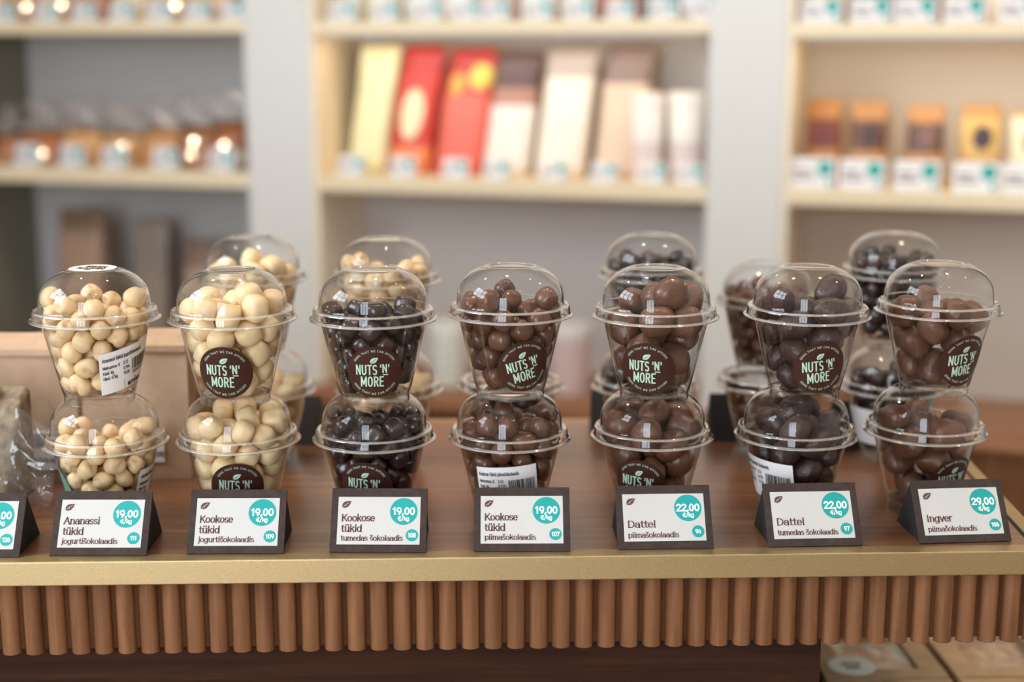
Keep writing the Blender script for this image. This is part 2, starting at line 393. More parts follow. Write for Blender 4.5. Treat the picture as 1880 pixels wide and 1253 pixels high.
# ribbed front: half-round dowels on a backing board
ZS = .8135
mb = MB(); pitch, rd = .01990, .0080
n = int((c1 - c0).length / pitch)
bk0 = inset(c0, 0, .0130); bk1 = inset(c1, -.004, .0130)
mb.prism([bk0, bk1, bk1 + uy * .016, bk0 + uy * .016], ZS + .003, TOP - BH, slat_back)
for k in range(n):
    o = c1 - ux * (.012 + k * pitch) + uy * .0135
    prof = [(o + ux * (rd * math.cos(R(a))) + uy * (rd * math.sin(R(a)) * .95)) for a in range(180, 361, 15)]
    mb.prism([(p.x, p.y) for p in prof], ZS, TOP - BH, slat_wood)
mb.build('ribbed_front', counter, True, sharp=40)
# ribbed right side
mb = MB(); s0 = c1 - ux * .014 + uy * .03; sd = (c2 - c1).normalized(); sn = Vector((sd.y, -sd.x))
mb.prism([s0, s0 + sd * .42, s0 + sd * .42 - sn * .012, s0 - sn * .012], ZS + .003, TOP - BH, slat_back)
for k in range(21):
    o = s0 + sd * (.005 + k * pitch)
    prof = [(o + sd * (rd * math.cos(R(a))) + sn * (rd * math.sin(R(a)) * .95)) for a in range(0, 181, 15)]
    mb.prism([(p.x, p.y) for p in prof], ZS, TOP - BH, slat_wood)
mb.build('ribbed_side', counter, True, sharp=40)
PX = .277
def fl(x, d): return Vector((x, 1.1785 + .0325 * x + d))
mb = MB(); a, b = fl(-1.05, .028), fl(PX, .028)
mb.prism([a, b, b + Vector((0, .42)), a + Vector((0, .42))], .06, ZS + .003, walnut_dark); mb.build('lower_cabinet', counter)
SH = .61
mb = MB(); a, b = fl(PX + .001, .035), fl(.80, .035)
mb.prism([a, b, b + Vector((0, .42)), a + Vector((0, .42))], SH - .03, SH, walnut_dark); mb.build('low_shelf', counter)
mb = MB(); mb.prism([fl(.77, .04), fl(.80, .04), fl(.80, .44), fl(.77, .44)], 0, SH - .03, walnut_dark); mb.build('shelf_support', counter)
mb = MB(); mb.prism([fl(-1.05, .06), fl(PX, .06), fl(PX, .42), fl(-1.05, .42)], 0, .06, black); mb.build('plinth', counter)

ORD = 'first second third fourth fifth sixth seventh eighth ninth tenth eleventh twelfth thirteenth fourteenth fifteenth sixteenth seventeenth eighteenth'.split()
# ------------------------------------------------------------------ the shelving along the back wall
TH = R(16.7); E_ = Vector((math.cos(TH), -math.sin(TH), 0)); N_ = Vector((math.sin(TH), math.cos(TH), 0)); O0 = Vector((0, 2.885, 0))
SM = Matrix(((E_.x, N_.x, 0, O0.x), (E_.y, N_.y, 0, O0.y), (0, 0, 1, 0), (0, 0, 0, 1)))   # unit space: along, depth, height
def sp(px, py, dep=0.0):
    d = ray(px, py); o = Vector((0, 0, ZC)) - O0
    t = (dep - o.dot(N_)) / d.dot(N_); p = o + d * t
    return p.dot(E_), p.z
def sx(px, dep=0.0, py=200): return sp(px, py, dep)[0]
DEP = .27
side_unlit = mat('unlit_side_panel', (.22, .21, .16), .55)  # unlit look of the left bay's panel put into its colour
unit = thing('shelving_unit', 'grey white shelving unit with three bays behind the counter', 'shelving'); unit.matrix_world = SM
BZT = .63
ups = [(sx(-190), sx(-86)), (sx(452), sx(570)), (sx(1300), sx(1440)), (sx(2120), sx(2200))]
TOPZ = 2.25
for a, b in ups:
    mb = MB(); mb.box((a, -.002, BZT), (b, DEP + .02, TOPZ), paint); mb.build('upright', unit, bevel=.002)
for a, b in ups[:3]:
    mb = MB(); mb.box((b, .004, BZT), (b + .012, DEP, TOPZ), side_m if b > ups[0][1] else side_unlit); mb.build('side_panel', unit)
bays = [(ups[0][1] + .012, ups[1][0]), (ups[1][1] + .012, ups[2][0]), (ups[2][1] + .012, ups[3][0])]
BP = [mat('back_panel_cool', (.52, .51, .50), .6), mat('back_panel_neutral', (.66, .62, .595), .6), mat('back_panel_warm_lit', (.62, .54, .45), .6)]  # warm light in the right bay is put into its panel colour
boards = {}
for k, ((a, b), cxp, (t0, t1), (l0, l1)) in enumerate(zip(bays, (225, 950, 1660), ((36, 61), (34, 62), (39, 68)), ((308, 339), (329, 361), (350, 382)))):
    mb = MB(); mb.box((a, DEP, BZT), (b, DEP + .012, TOPZ), BP[k]); mb.build('back_panel', unit)
    for nm, (y0, y1) in (('top', (t0, t1)), ('low', (l0, l1))):
        z1 = sp(cxp, y0 + 3)[1]; z0 = sp(cxp, y1)[1]
        mb = MB(); mb.box((a, 0, z0), (b, DEP, z1), shelf_m); mb.build('shelf_board', unit, bevel=.0015)
        boards[(k, nm)] = z1
        if nm == 'top' and k > 0:
            mb = MB(); mb.box((a + .02, .016, z0 - .006), (b - .02, .030, z0), paint); mb.build('light_strip', unit)
            o = light('shelf_light', 'AREA', ((a + b) / 2, .024, z0 - .0065), (0, 0, 0), LEDW[k], (1.0, .77, .50), unit, shape='RECTANGLE', size=(b - a) - .06, size_y=.012)
            o.rotation_euler = (R(28), 0, 0)
    mb = MB(); mb.box((a, 0, TOPZ - .03), (b, DEP, TOPZ), shelf_m); mb.build('shelf_board', unit)
base_top = grain(mat('base_top_wood', (.4, .22, .12), .4), (.28, .125, .06), (.42, .20, .10), (3, 60, 60))
mb = MB(); mb.box((ups[0][0], -.03, BZT - .03), (ups[3][1], DEP, BZT - .0005), base_top); mb.build('base_top', unit)
mb = MB(); x = ups[0][0]; mb.box((x, -.006, .0), (ups[3][1], .02, BZT - .03), slat_back)
while x < ups[3][1]:
    prof = [(x + .0095 + .0085 * math.cos(R(a)), -.006 + .0085 * math.sin(R(a))) for a in range(180, 361, 30)]; mb.prism(prof, .05, BZT - .032, slat_wood); x += .0199
mb.build('ribbed_base', unit, True, sharp=45)

def pouch(name, label, cat, group, px0, px1, py_top, zb, dep, thick, cols, lean=0, neck=.25, coat=0, bulge=.0, parts=(), rough=.45):
    """a standing pouch: full at the foot, pinched at the top; cols are (height share, colour) bands from the foot up"""
    s0, s1 = sx(px0, dep), sx(px1, dep); zt = sp((px0 + px1) / 2, py_top, dep)[1]; w = (s1 - s0) / 2; h = zt - zb; c = (s0 + s1) / 2
    t = thing(name, label, cat, (0, 0, 0), 0, group); t.matrix_world = SM @ Matrix.Translation((c, dep, zb + .0008))
    mb = MB(); n = 20; rows = 14; ms = []
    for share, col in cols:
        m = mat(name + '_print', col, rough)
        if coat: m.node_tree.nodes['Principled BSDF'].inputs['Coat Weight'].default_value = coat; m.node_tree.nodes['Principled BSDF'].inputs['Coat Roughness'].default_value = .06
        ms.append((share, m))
    rr = random.Random(label); ph = rr.uniform(0, 6)
    prof = []
    for j in range(rows + 1):
        k = j / rows; d = thick / 2 * (1 - k ** 2.2 * (1 - neck * .15)) + .0015; ww = w * (1 - bulge * k ** 3)
        ring = []
        for i in range(n):
            a = 2 * math.pi * i / n; ca, sa = math.cos(a), math.sin(a)
            x = ww * math.copysign(abs(ca) ** .45, ca); y = d * math.copysign(abs(sa) ** .6, sa)
            ring.append((x + lean * h * k, y + .0035 * math.sin(9 * k + 4 * x / w + ph) * k, h * k))
        prof.append(ring)
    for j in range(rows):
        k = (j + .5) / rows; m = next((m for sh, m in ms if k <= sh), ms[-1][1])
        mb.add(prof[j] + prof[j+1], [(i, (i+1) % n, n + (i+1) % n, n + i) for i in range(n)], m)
    mb.add(prof[0], [list(range(n))[::-1]], ms[0][1]); mb.add(prof[-1], [list(range(n))], ms[-1][1])
    # weld the seams between bands
    o = mb.build('pouch_body', t, True)
    bm = bmesh.new(); bm.from_mesh(o.data); bmesh.ops.remove_doubles(bm, verts=bm.verts, dist=1e-6); bm.to_mesh(o.data); bm.free()
    for pname, cx_, cz_, rx, rz_, col in parts:
        q = MB(); k0 = cz_
        def f(u, v, off):
            k = max(0, min(1, (cz_ * h + v) / h)); d = thick / 2 * (1 - k ** 2.2 * (1 - neck * .15)) + .0015
            xx = cx_ * w + u; return Vector((xx + lean * h * k, -d * max(.0, 1 - min(1, abs(xx) / w) ** 4) ** .4 - .003 - off, h * k))
        V = [f(0, 0, 0)] + [f(r_ * rx * w * math.cos(a_ * math.pi / 14), r_ * rz_ * h * math.sin(a_ * math.pi / 14), 0) for r_ in (.5, 1) for a_ in range(28)]
        q.add(V, [(0, 1 + i, 1 + (i + 1) % 28) for i in range(28)] + [(1 + i, 29 + i, 29 + (i+1) % 28, 1 + (i+1) % 28) for i in range(28)], mat(pname, col, rough)); q.build(pname, t, True)
    return t
def tags(k, nm, lst, where, wpx, hpx, zoff=0):
    z = boards[(k, nm)]
    for i, px in enumerate(lst):
        s = sx(px, .012, 200); scale = (O0 + E_ * s).y / FPX * 1.0
        w, h = wpx * scale, hpx * scale
        mb = MB(); P = [(-w/2, 0, 0), (w/2, 0, 0), (w/2, .014, h), (-w/2, .014, h), (-w/2, .028, 0), (w/2, .028, 0)]
        mb.add(P, [(0, 1, 2, 3), (5, 4, 3, 2), (0, 3, 4), (1, 5, 2), (0, 4, 5, 1)], tag_paper)
        nrm = Vector((0, -h, .014)).normalized(); f = lambda u, v, off: Vector((u, .014 * v / h, v)) + nrm * off
        disc(mb, w * .27, h * .66, w * .17, f, teal, .0008, 24)
        disc(mb, w * .38, h * .2, w * .07, f, teal, .0008, 16)
        for r_ in range(2): sheet(mb, -w * .42, h * (.52 - .2 * r_), -w * (.05 - .1 * r_), h * (.60 - .2 * r_), f, brown_ink, .0006)
        o = mb.build('shelf_price_card'); o.matrix_world = SM @ Matrix.Translation((s, .012, z + .0006))
        tag(o, 'white teal dotted card, %s from left, %s' % (ORD[i], where), 'price card', 'shelf cards on the ' + where)
tag_paper = mat('shelf_card_paper', (.74, .75, .78), .6)
tags(0, 'top', [12, 92, 160, 228, 296, 366, 432], 'top board of the left bay', 48, 34)
tags(0, 'low', [40, 122, 200, 295, 400], 'lower board of the left bay', 50, 40)
tags(1, 'top', [630, 706, 786, 856, 908, 985, 1060, 1134, 1213, 1290], 'top board of the middle bay', 50, 36)
tags(1, 'low', [640, 735, 832, 908, 1015, 1108, 1198, 1268], 'lower board of the middle bay', 48, 36)
tags(2, 'top', [1500, 1590, 1672, 1760, 1862], 'top board of the right bay', 72, 44)
tags(2, 'low', [1496, 1588, 1690, 1800, 1892], 'lower board of the right bay', 82, 56)
Z = boards
# middle bay, lower board: tall pouches leaning to the right, two short tubs
G = 'pouches in the middle bay'
zb = Z[(1, 'low')]
pouch('tall_pouch', 'pale green tall pouch at the left end of the middle bay', 'pouch', G, 642, 712, 84, zb, .13, .06, [(1, (.82, .80, .50))], lean=.13)
pouch('tall_pouch', 'red tall pouch with a cream oval in the middle bay', 'pouch', G, 716, 790, 86, zb, .12, .06, [(.2, (.85, .28, .12)), (.8, (.62, .055, .04)), (1, (.45, .02, .02))], lean=.14, parts=[('oval_label', -.05, .47, .55, .2, (.90, .78, .52))])
pouch('tall_pouch', 'red tall pouch with a yellow top corner in the middle bay', 'pouch', G, 800, 884, 90, zb, .12, .06, [(.62, (.82, .16, .12)), (.8, (.60, .05, .04)), (1, (.42, .02, .02))], lean=.15, parts=[('yellow_patch', .5, .78, .5, .1, (.75, .60, .12)), ('gold_patch', -.45, .72, .32, .09, (.72, .40, .08))])
pouch('tall_pouch', 'white tall pouch with a dark brown top in the middle bay', 'pouch', G, 888, 972, 96, zb, .12, .06, [(.55, (.86, .80, .76)), (.72, (.42, .22, .17)), (1, (.10, .055, .06))], lean=.13)
pouch('tall_pouch', 'white tall pouch with a mauve grey top in the middle bay', 'pouch', G, 984, 1074, 92, zb, .12, .06, [(.75, (.88, .82, .74)), (1, (.44, .38, .37))], lean=.115)
pouch('tall_pouch', 'tan tall pouch with a dark top in the middle bay', 'pouch', G, 1092, 1180, 84, zb, .14, .06, [(.7, (.74, .58, .46)), (1, (.24, .17, .16))], lean=.10)
def tub(name, label, cat, group, px0, px1, py_top, zb, dep, body, lidc, band=None):
    s0, s1 = sx(px0, dep), sx(px1, dep); zt = sp((px0 + px1) / 2, py_top, dep)[1]; r = (s1 - s0) / 2; h = zt - zb
    t = thing(name, label, cat, (0, 0, 0), 0, group); t.matrix_world = SM @ Matrix.Translation(((s0 + s1) / 2, dep, zb + .0008))
    mb = MB(); m1 = mat(name + '_paper', body, .5); m2 = mat(name + '_band', band or body, .5)
    mb.lathe([(.001, 0), (r * .9, 0), (r * .92, h * .04), (r * .95, h * .45), (r * .97, h * .86), (r * .9, h * .88)], m1, 32, mats=[m2, m2, m2, m1, m1]); mb.build('tub_body', t, True, sharp=40)
    mb = MB(); mb.lathe([(r * .99, h * .82), (r, h * .84), (r, h * .96), (r * .96, h), (.001, h)], mat(name + '_lid', lidc, .45), 32); mb.build('tub_lid', t, True, sharp=40)
    return t
tub('paper_tub', 'short white tub left of another at the right end of the middle bay', 'tub', 'white tubs in the middle bay', 1162, 1220, 172, zb, .07, (.92, .88, .84), (.94, .90, .86), (.80, .68, .66))
tub('paper_tub', 'short white tub nearest the right upright of the middle bay', 'tub', 'white tubs in the middle bay', 1228, 1296, 170, zb, .075, (.92, .88, .84), (.94, .90, .86), (.80, .68, .66))
# middle bay, top board: the feet of pale packs
zt_ = Z[(1, 'top')]
for i, (a, b, c, w_) in enumerate(((634, 674, (.78, .74, .66), 'off white'), (680, 740, (.80, .72, .56), 'cream'), (748, 812, (.74, .74, .74), 'pale grey'), (818, 876, (.80, .78, .76), 'white'), (884, 950, (.62, .42, .38), 'dusty pink'),
                                (958, 1022, (.80, .78, .74), 'white'), (1030, 1096, (.72, .66, .62), 'stone'), (1104, 1170, (.45, .12, .08), 'red brown'), (1180, 1240, (.30, .30, .34), 'slate'), (1246, 1298, (.74, .74, .76), 'pale grey'))):
    pouch('flat_pouch', '%s pouch, %s from left on the top board of the middle bay' % (w_, ORD[i]), 'pouch', 'pouches on the top board of the middle bay', a, b, -70, zt_, .12, .05, [(1, c)])
# left bay
zl, zlt = Z[(0, 'low')], Z[(0, 'top')]
SNACK = []
cello_top = film('crumpled_film', gain=1.4, base=.08, rough=.15, haze=.38, hazecol=(.50, .42, .39))
for i, (a, b, top_, c, w_) in enumerate(((-2, 34, 232, (.50, .20, .09), 'red brown'), (44, 108, 226, (.56, .20, .08), 'red brown'), (116, 186, 222, (.80, .44, .18), 'orange'), (194, 262, 228, (.72, .40, .18), 'orange'), (268, 330, 220, (.66, .34, .15), 'amber'), (336, 398, 216, (.40, .16, .06), 'dark brown'), (402, 452, 208, (.42, .14, .05), 'dark brown'))):
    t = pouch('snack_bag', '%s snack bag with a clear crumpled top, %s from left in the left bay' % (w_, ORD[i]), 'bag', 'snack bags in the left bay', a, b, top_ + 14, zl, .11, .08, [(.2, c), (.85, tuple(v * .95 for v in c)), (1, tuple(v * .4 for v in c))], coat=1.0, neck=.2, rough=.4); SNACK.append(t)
    mb = MB(); s0, s1 = sx(a, .11), sx(b, .11); w = (s1 - s0) / 2; h0 = sp((a + b) / 2, top_ + 14, .11)[1] - zl; rr = random.Random(i); V = []; F = []
    for j in range(7):
        for q_ in range(9):
            u = -1 + q_ / 4; V.append((u * w * (.95 + .1 * math.sin(j + i)) , .008 * math.sin(3 * u + j * 1.3 + i) + rr.uniform(-.003, .003), h0 + .011 * j + .006 * math.sin(4 * u + i) * j / 6))
    for j in range(6):
        for q_ in range(8): F.append((j*9+q_, j*9+q_+1, (j+1)*9+q_+1, (j+1)*9+q_))
    mb.add(V, F, cello_top); mb.build('clear_top', t, True)
for i, (a, b, c, w_) in enumerate(((-4, 30, (.70, .42, .22), 'orange'), (36, 84, (.62, .34, .15), 'amber'), (92, 150, (.72, .48, .26), 'tan'), (158, 218, (.52, .20, .08), 'rust'), (228, 290, (.74, .60, .42), 'beige'), (298, 360, (.66, .40, .24), 'tan'), (368, 440, (.70, .40, .20), 'orange'))):
    t = pouch('snack_bag', '%s snack bag, %s from left on the top board of the left bay' % (w_, ORD[i]), 'bag', 'snack bags on the top board of the left bay', a, b, -60, zlt, .12, .07, [(1, c)], coat=1.0, rough=.4); SNACK.append(t)
pouch('paper_sack', 'tall brown sack below the lower board of the left bay', 'bag', 'brown sacks in the left bay', 100, 182, 384, BZT, .12, .10, [(.35, (.40, .32, .28)), (.85, (.36, .23, .16)), (1, (.20, .12, .07))])
pouch('paper_sack', 'shorter brown sack near the left upright under the lower board', 'bag', 'brown sacks in the left bay', 330, 400, 440, BZT, .12, .10, [(.8, (.42, .30, .24)), (1, (.22, .14, .10))])
pouch('paper_sack', 'dull brown sack between the tall one and the upright in the left bay', 'bag', 'brown sacks in the left bay', 236, 300, 400, BZT, .17, .06, [(1, (.30, .24, .20))])
# added convex mirrors on some bags, aimed to throw lamp glints at the camera
glint_metal = mat('glint_mirror', (.95, .86, .76), .09, 1.0)
def glint(px, py, dep, parent_root, lamp_i, rad=.013, curve=.10):
    s, z = sp(px, py, dep); c = SM @ Vector((s, dep, z)); lx, ly, _ = LAMPS[lamp_i]
    n = ((Vector((0, 0, ZC)) - c).normalized() + (Vector((lx, ly, ZT - .16)) - c).normalized()).normalized()
    q_ = n.to_track_quat('Z', 'Y').to_matrix().to_4x4(); mb = MB(); V = [(0, 0, 0)]; F = []
    for k in range(1, 5):
        for i in range(24):
            a = 2 * math.pi * i / 24; rr_ = rad * k / 4; V.append((rr_ * math.cos(a), rr_ * math.sin(a), -rr_ * rr_ / (2 * curve)))
    F += [(0, 1 + i, 1 + (i + 1) % 24) for i in range(24)]
    for k in range(3):
        for i in range(24): F.append((1 + k*24 + i, 25 + k*24 + i, 25 + k*24 + (i+1) % 24, 1 + k*24 + (i+1) % 24))
    mb.add(V, F, glint_metal); o = mb.build('glint_mirror', parent_root, True)
    o.matrix_parent_inverse = parent_root.matrix_world.inverted(); o.matrix_world = Matrix.Translation(c) @ q_
for px, py, k, l in ((78, 282, 1, 11), (226, 268, 3, 11), (356, 258, 5, 11), (350, 284, 5, 12), (412, 266, 6, 11), (445, 288, 6, 12), (48, 12, 8, 11), (112, 8, 9, 11), (322, 10, 12, 11), (384, 18, 13, 12)):
    glint(px, py, .065, SNACK[k], l)
# right bay
zr, zrt = Z[(2, 'low')], Z[(2, 'top')]
RB = [(1482, 1548, 184, [(.28, (.42, .03, .02)), (.45, (.50, .25, .08)), (.78, (.20, .055, .03)), (1, (.46, .21, .06))], 'brown pouch with a red edge', (.16, .03, .03)),
      (1562, 1632, 188, [(.42, (.48, .24, .09)), (.78, (.14, .06, .035)), (1, (.45, .22, .08))], 'copper pouch with a dark label', (.06, .03, .03)),
      (1668, 1736, 194, [(.45, (.48, .24, .09)), (.78, (.12, .06, .05)), (1, (.50, .25, .10))], 'copper pouch with a dark round mark', (.20, .11, .10)),
      (1766, 1840, 194, [(.42, (.58, .34, .12)), (.85, (.66, .44, .15)), (1, (.50, .27, .10))], 'golden pouch with a dark square mark', (.05, .03, .04)),
      (1858, 1936, 206, [(.9, (.78, .72, .54)), (1, (.55, .32, .14))], 'pale yellow pouch cut by the picture edge', (.55, .22, .06))]
for a, b, y, cols, w_, pc in RB:
    pouch('coffee_pouch', w_ + ' on the lower board of the right bay', 'pouch', 'pouches in the right bay', a, b, y, zr, .11, .055, cols, parts=[('front_label', .1, .62, .5, .14, pc)])
for i, (a, b, c, w_) in enumerate(((1478, 1548, (.70, .55, .38), 'tan'), (1556, 1628, (.10, .07, .07), 'black'), (1634, 1712, (.30, .12, .10), 'maroon'), (1718, 1790, (.60, .28, .15), 'rust'), (1796, 1846, (.82, .70, .56), 'cream'), (1850, 1925, (.50, .46, .44), 'grey'))):
    pouch('flat_pouch', '%s pouch, %s from left on the top board of the right bay' % (w_, ORD[i]), 'pouch', 'pouches on the top board of the right bay', a, b, -80, zrt, .11, .05, [(1, c)])
# low things on the base of the middle bay
tub('round_tub', 'white tub on the base of the middle bay, nearest the left upright', 'tub', 'tubs on the base of the middle bay', 786, 856, 590, BZT, .08, (.72, .76, .70), (.82, .84, .80))
tub('round_tub', 'dusty pink tub on the base of the middle bay', 'tub', 'tubs on the base of the middle bay', 872, 924, 622, BZT, .10, (.62, .46, .44), (.70, .60, .58))
tub('round_tub', 'pale pink tub on the base of the middle bay, nearest the right upright', 'tub', 'tubs on the base of the middle bay', 1010, 1090, 594, BZT, .08, (.66, .52, .52), (.78, .76, .76))
# ------------------------------------------------------------------ price cards
CW, CH_, CD = .0840, .0475, .0320     # width, height of the ridge, half depth
SL = math.hypot(CH_, CD)
def card_f(u, v, off):               # u, v in millimetres from the middle of the sloping face
    s = (SL / 2 + v * .001) / SL
    nrm = Vector((0, -CH_, CD)).normalized()
    return Vector((u * .001, CD * s, CH_ * s)) + nrm * (off + .0012)
def price_card(px_l, px_r, py, lines, sub, price, num, label, rz_extra=0):
    a, b = at_z(px_l, py[0], TOP), at_z(px_r, py[1], TOP)
    mid = (a + b) / 2; rz = math.atan2(b.y - a.y, b.x - a.x) + rz_extra
    t = thing('price_card', label, 'price card', (mid.x, mid.y, TOP + .0003), rz, 'price cards along the counter edge')
    mb = MB(); h = CW / 2
    prof = [(0, 0), (CD, CH_), (CD + .0016, CH_), (2 * CD, 0)]
    V = [Vector((x, y, z)) for x in (-h + .002, h - .002) for y, z in prof]
    mb.add(V, [(0, 1, 2, 3), (7, 6, 5, 4), (0, 4, 5, 1), (1, 5, 6, 2), (2, 6, 7, 3), (3, 7, 4, 0)], black); mb.build('stand', t)
    mb = MB()
    lo, hi = -SL * 500, SL * 500 + .6
    P = [(-42, lo), (42, lo), (42, hi), (-42, hi)]
    fr = [card_f(u, v, 0) for u, v in P] + [card_f(u, v, -.0018) for u, v in P]
    mb.add(fr, [(0, 1, 2, 3), (7, 6, 5, 4), (0, 4, 5, 1), (1, 5, 6, 2), (2, 6, 7, 3), (3, 7, 4, 0)], frame_m)
    fp = mb.build('frame_plate', t, bevel=.0006)
    mb = MB(); f = card_f
    vy = -.3
    sheet(mb, -36, vy - 21.4, 36, vy + 21.4, f, paper, .0003, 4, 2)
    leaf(mb, -28.6, 14.4, 4.6, f, brown_ink, paper, .0005)
    y0 = {2: (-.8, -10.2), 1: (-9.2,), 0: ()}[len(lines)]
    for s, y in zip(lines, y0): text(mb, s, -32.6, y, 8.4, f, brown_ink, .145, FIT[s] / text_width(s, 8.4), True, off=.0005)
    if sub: text(mb, sub, -32.6, -18.2, 6.3, f, brown_ink, .15, FIT[sub] / text_width(sub, 6.3), True, off=.0005)
    disc(mb, 21.5, 8.0, 12.1, f, teal, .0004)
    text(mb, price, 21.5, 5.4, 8.2, f, white_ink, .165, 19.8 / text_width('19,00', 8.2), align='c', off=.0006)
    text(mb, '\u20ac/kg', 21.5, -.2, 5.0, f, white_ink, .15, 1.0, align='c', off=.0006)
    disc(mb, 29.2, -13.4, 5.4, f, teal, .0004)
    text(mb, num, 29.2, -15.1, 4.9, f, white_ink, .165, .95, align='c', off=.0006)
    mb.build('printed_insert', fp)
    return t
FIT = {'jogurti\u0161okolaadis': 48.4, 'tumedas \u0161okolaadis': 54.0, 'piima\u0161okolaadis': 44.8, 'Kookose': 28.8, 'Ananassi': 31.4, 't\u00fckid': 18.2, 'Dattel': 25.0, 'Ingver': 23.6}
def cl(what, n): return 'dark framed price card for %s, round tag %s' % (what, n)
price_card(-144, 35, (1026, 1025), [], '', '19,00', '126', 'dark framed price card cut off by the picture edge, round tag 126')
price_card(92, 268.5, (1022, 1022), ['Ananassi', 't\u00fckid'], 'jogurti\u0161okolaadis', '19,00', '111', cl('Ananassi t\u00fckid', '111'))
price_card(343, 520.5, (1019, 1018.5), ['Kookose', 't\u00fckid'], 'jogurti\u0161okolaadis', '19,00', '109', cl('Kookose t\u00fckid in yoghurt coating', '109'))
price_card(604, 783, (1016, 1016.5), ['Kookose', 't\u00fckid'], 'tumedas \u0161okolaadis', '19,00', '108', cl('Kookose t\u00fckid in dark chocolate', '108'))
price_card(869, 1048, (1014.5, 1014), ['Kookose', 't\u00fckid'], 'piima\u0161okolaadis', '19,00', '107', cl('Kookose t\u00fckid in milk chocolate', '107'))
price_card(1134, 1311, (1011, 1008.5), ['Dattel'], 'piima\u0161okolaadis', '22,00', '96', cl('Dattel in milk chocolate', '96'))
price_card(1408, 1586, (1006.5, 1003), ['Dattel'], 'tumedas \u0161okolaadis', '22,00', '97', cl('Dattel in dark chocolate', '97'))
price_card(1687, 1858, (1000, 995), ['Ingver'], 'piima\u0161okolaadis', '29,00', '106', cl('Ingver', '106'))

# ------------------------------------------------------------------ clear cups
K = 1.02
RB0, ZB0, RB1, ZB1 = .0321, .0078 * K, .0461, .0664 * K
def cone_r(z): return RB0 + (RB1 - RB0) * (z - ZB0) / (ZB1 - ZB0)
SLANT = math.hypot(RB1 - RB0, ZB1 - ZB0)
def cone_f(phi0, z0, tilt=0):
    """millimetres on the side of a cup; phi0 is the bearing of the sheet's middle, z0 its height, tilt its turn"""
    ct, st = math.cos(R(tilt)), math.sin(R(tilt)); cz = (ZB1 - ZB0) / SLANT; cr = (RB1 - RB0) / SLANT
    def f(u, v, off):
        u, v = u * ct - v * st, u * st + v * ct
        z = z0 + v * .001 * cz; r = cone_r(z); a = phi0 + u * .001 / max(r, .02)
        r += off * cz + .0003; z -= off * cr
        return Vector((r * math.sin(a), -r * math.cos(a), z))
    return f
def flat_f(z0, rot=0):
    c, s = math.cos(R(rot)), math.sin(R(rot))
    return lambda u, v, off: Vector(((u * c - v * s) * .001, (u * s + v * c) * .001, z0 + off))
mb = MB()
def mm(prof): return [(r * .001, z * .001 * K) for r, z in prof]
mb.lathe(mm([(30.0, .9), (30.1, .2), (30.5, 0), (30.9, .3), (31.0, 1), (31.0, 6.6), (31.3, 7.5), (32.1, 8.1), (35.6, 22.5), (39.1, 37.1), (42.6, 51.7), (46.0, 66.0), (46.3, 67), (46.5, 72), (46.9, 73.2), (48, 73.8), (51.5, 74.0), (53.0, 74.2), (53.2, 74.8)]), pet, 96)
mb.lathe(mm([(31.2, 7.6), (30.2, 7.9), (26, 8.3), (14, 8.6), (.01, 8.6)]), pet, 96)
CUP_BODY = mb.mesh('cup_body', True)
mb = MB()
lid = mm([(53.6, 73.00), (55.6, 72.70), (56.9, 73.00), (57.2, 73.50), (56.9, 74.00), (55.4, 74.30), (54.5, 74.90), (54.2, 75.80), (54, 79.00), (53.8, 81.20), (53.3, 82.20), (52.4, 82.80), (51.2, 82.90), (50, 82.50), (49.2, 82.50), (48.7, 83.20),
          (48.4, 87.00), (48, 92.47), (46.9, 97.17), (45.2, 101.02), (42.7, 104.78), (39.5, 108.17), (35.8, 110.99), (32, 113.24), (28.5, 114.94), (25.5, 116.16), (23.3, 116.72), (21.9, 116.91), (21, 116.72), (20.4, 116.06), (20, 115.59), (19, 115.41), (0.01, 115.22)])
mb.lathe(lid, pet, 96, mats=[pet_rim if i < 6 or 9 <= i <= 12 or 26 < i < 30 else pet for i in range(len(lid) - 1)])
DOME_LID = mb.mesh('dome_lid', True)
mb = MB()
flat = lid[:13] + mm([(51, 82.6), (48.2, 82.3), (46.8, 81.8), (46.4, 80.6), (45.9, 79.0), (44.5, 78.6), (.01, 78.4)])
mb.lathe(flat, pet_rim, 96, mats=[pet_rim if i < 6 or 9 <= i <= 14 else pet for i in range(len(flat) - 1)])
FLAT_LID = mb.mesh('flat_lid', True)

def brand(mb, f, main, ink):
    """the round mark: leaf, NUTS'N' over MORE, the motto round the rim; f works on a disc of radius 25 mm"""
    disc(mb, 0, 0, 24.8, f, main, 0, 56, 8)
    leaf(mb, -.2, 11.6, 4.1, f, ink, main, .0003)
    text(mb, 'NUTS', -16.4, -1.9, 12.6, f, ink, .1, .56, track=.1, off=.0003)
    text(mb, "'", 4.6, -1.6, 12.6, f, ink, .085, .5, off=.0003); text(mb, 'N', 6.6, -.2, 10.6, f, ink, .118, .64, off=.0003); text(mb, "'", 11.7, -1.6, 12.6, f, ink, .085, .5, off=.0003)
    draw(mb, [(7.0, -2.4), (11.8, -2.4)], 1.0, f, .0003, ink, ext=0)
    text(mb, 'MORE', -1.9, -13.2, 12.6, f, ink, .1, .575, align='c', track=.1, off=.0003)
    s = 'GEMS THAT WE CAN AFFORD'
    w = text_width(s, 2.6, 1, .16)
    text(mb, s, -w / 2, 0, 2.6, f, ink, .1, 1, track=.16, off=.0003, warp=lambda u, v: ((19.6 + v) * math.sin(u / 20.5), (19.6 + v) * math.cos(u / 20.5)))
    text(mb, s, -w / 2, 0, 2.6, f, ink, .1, 1, track=.16, off=.0003, warp=lambda u, v: ((21.6 - v) * math.sin(u / 20.5), -(21.6 - v) * math.cos(u / 20.5)))
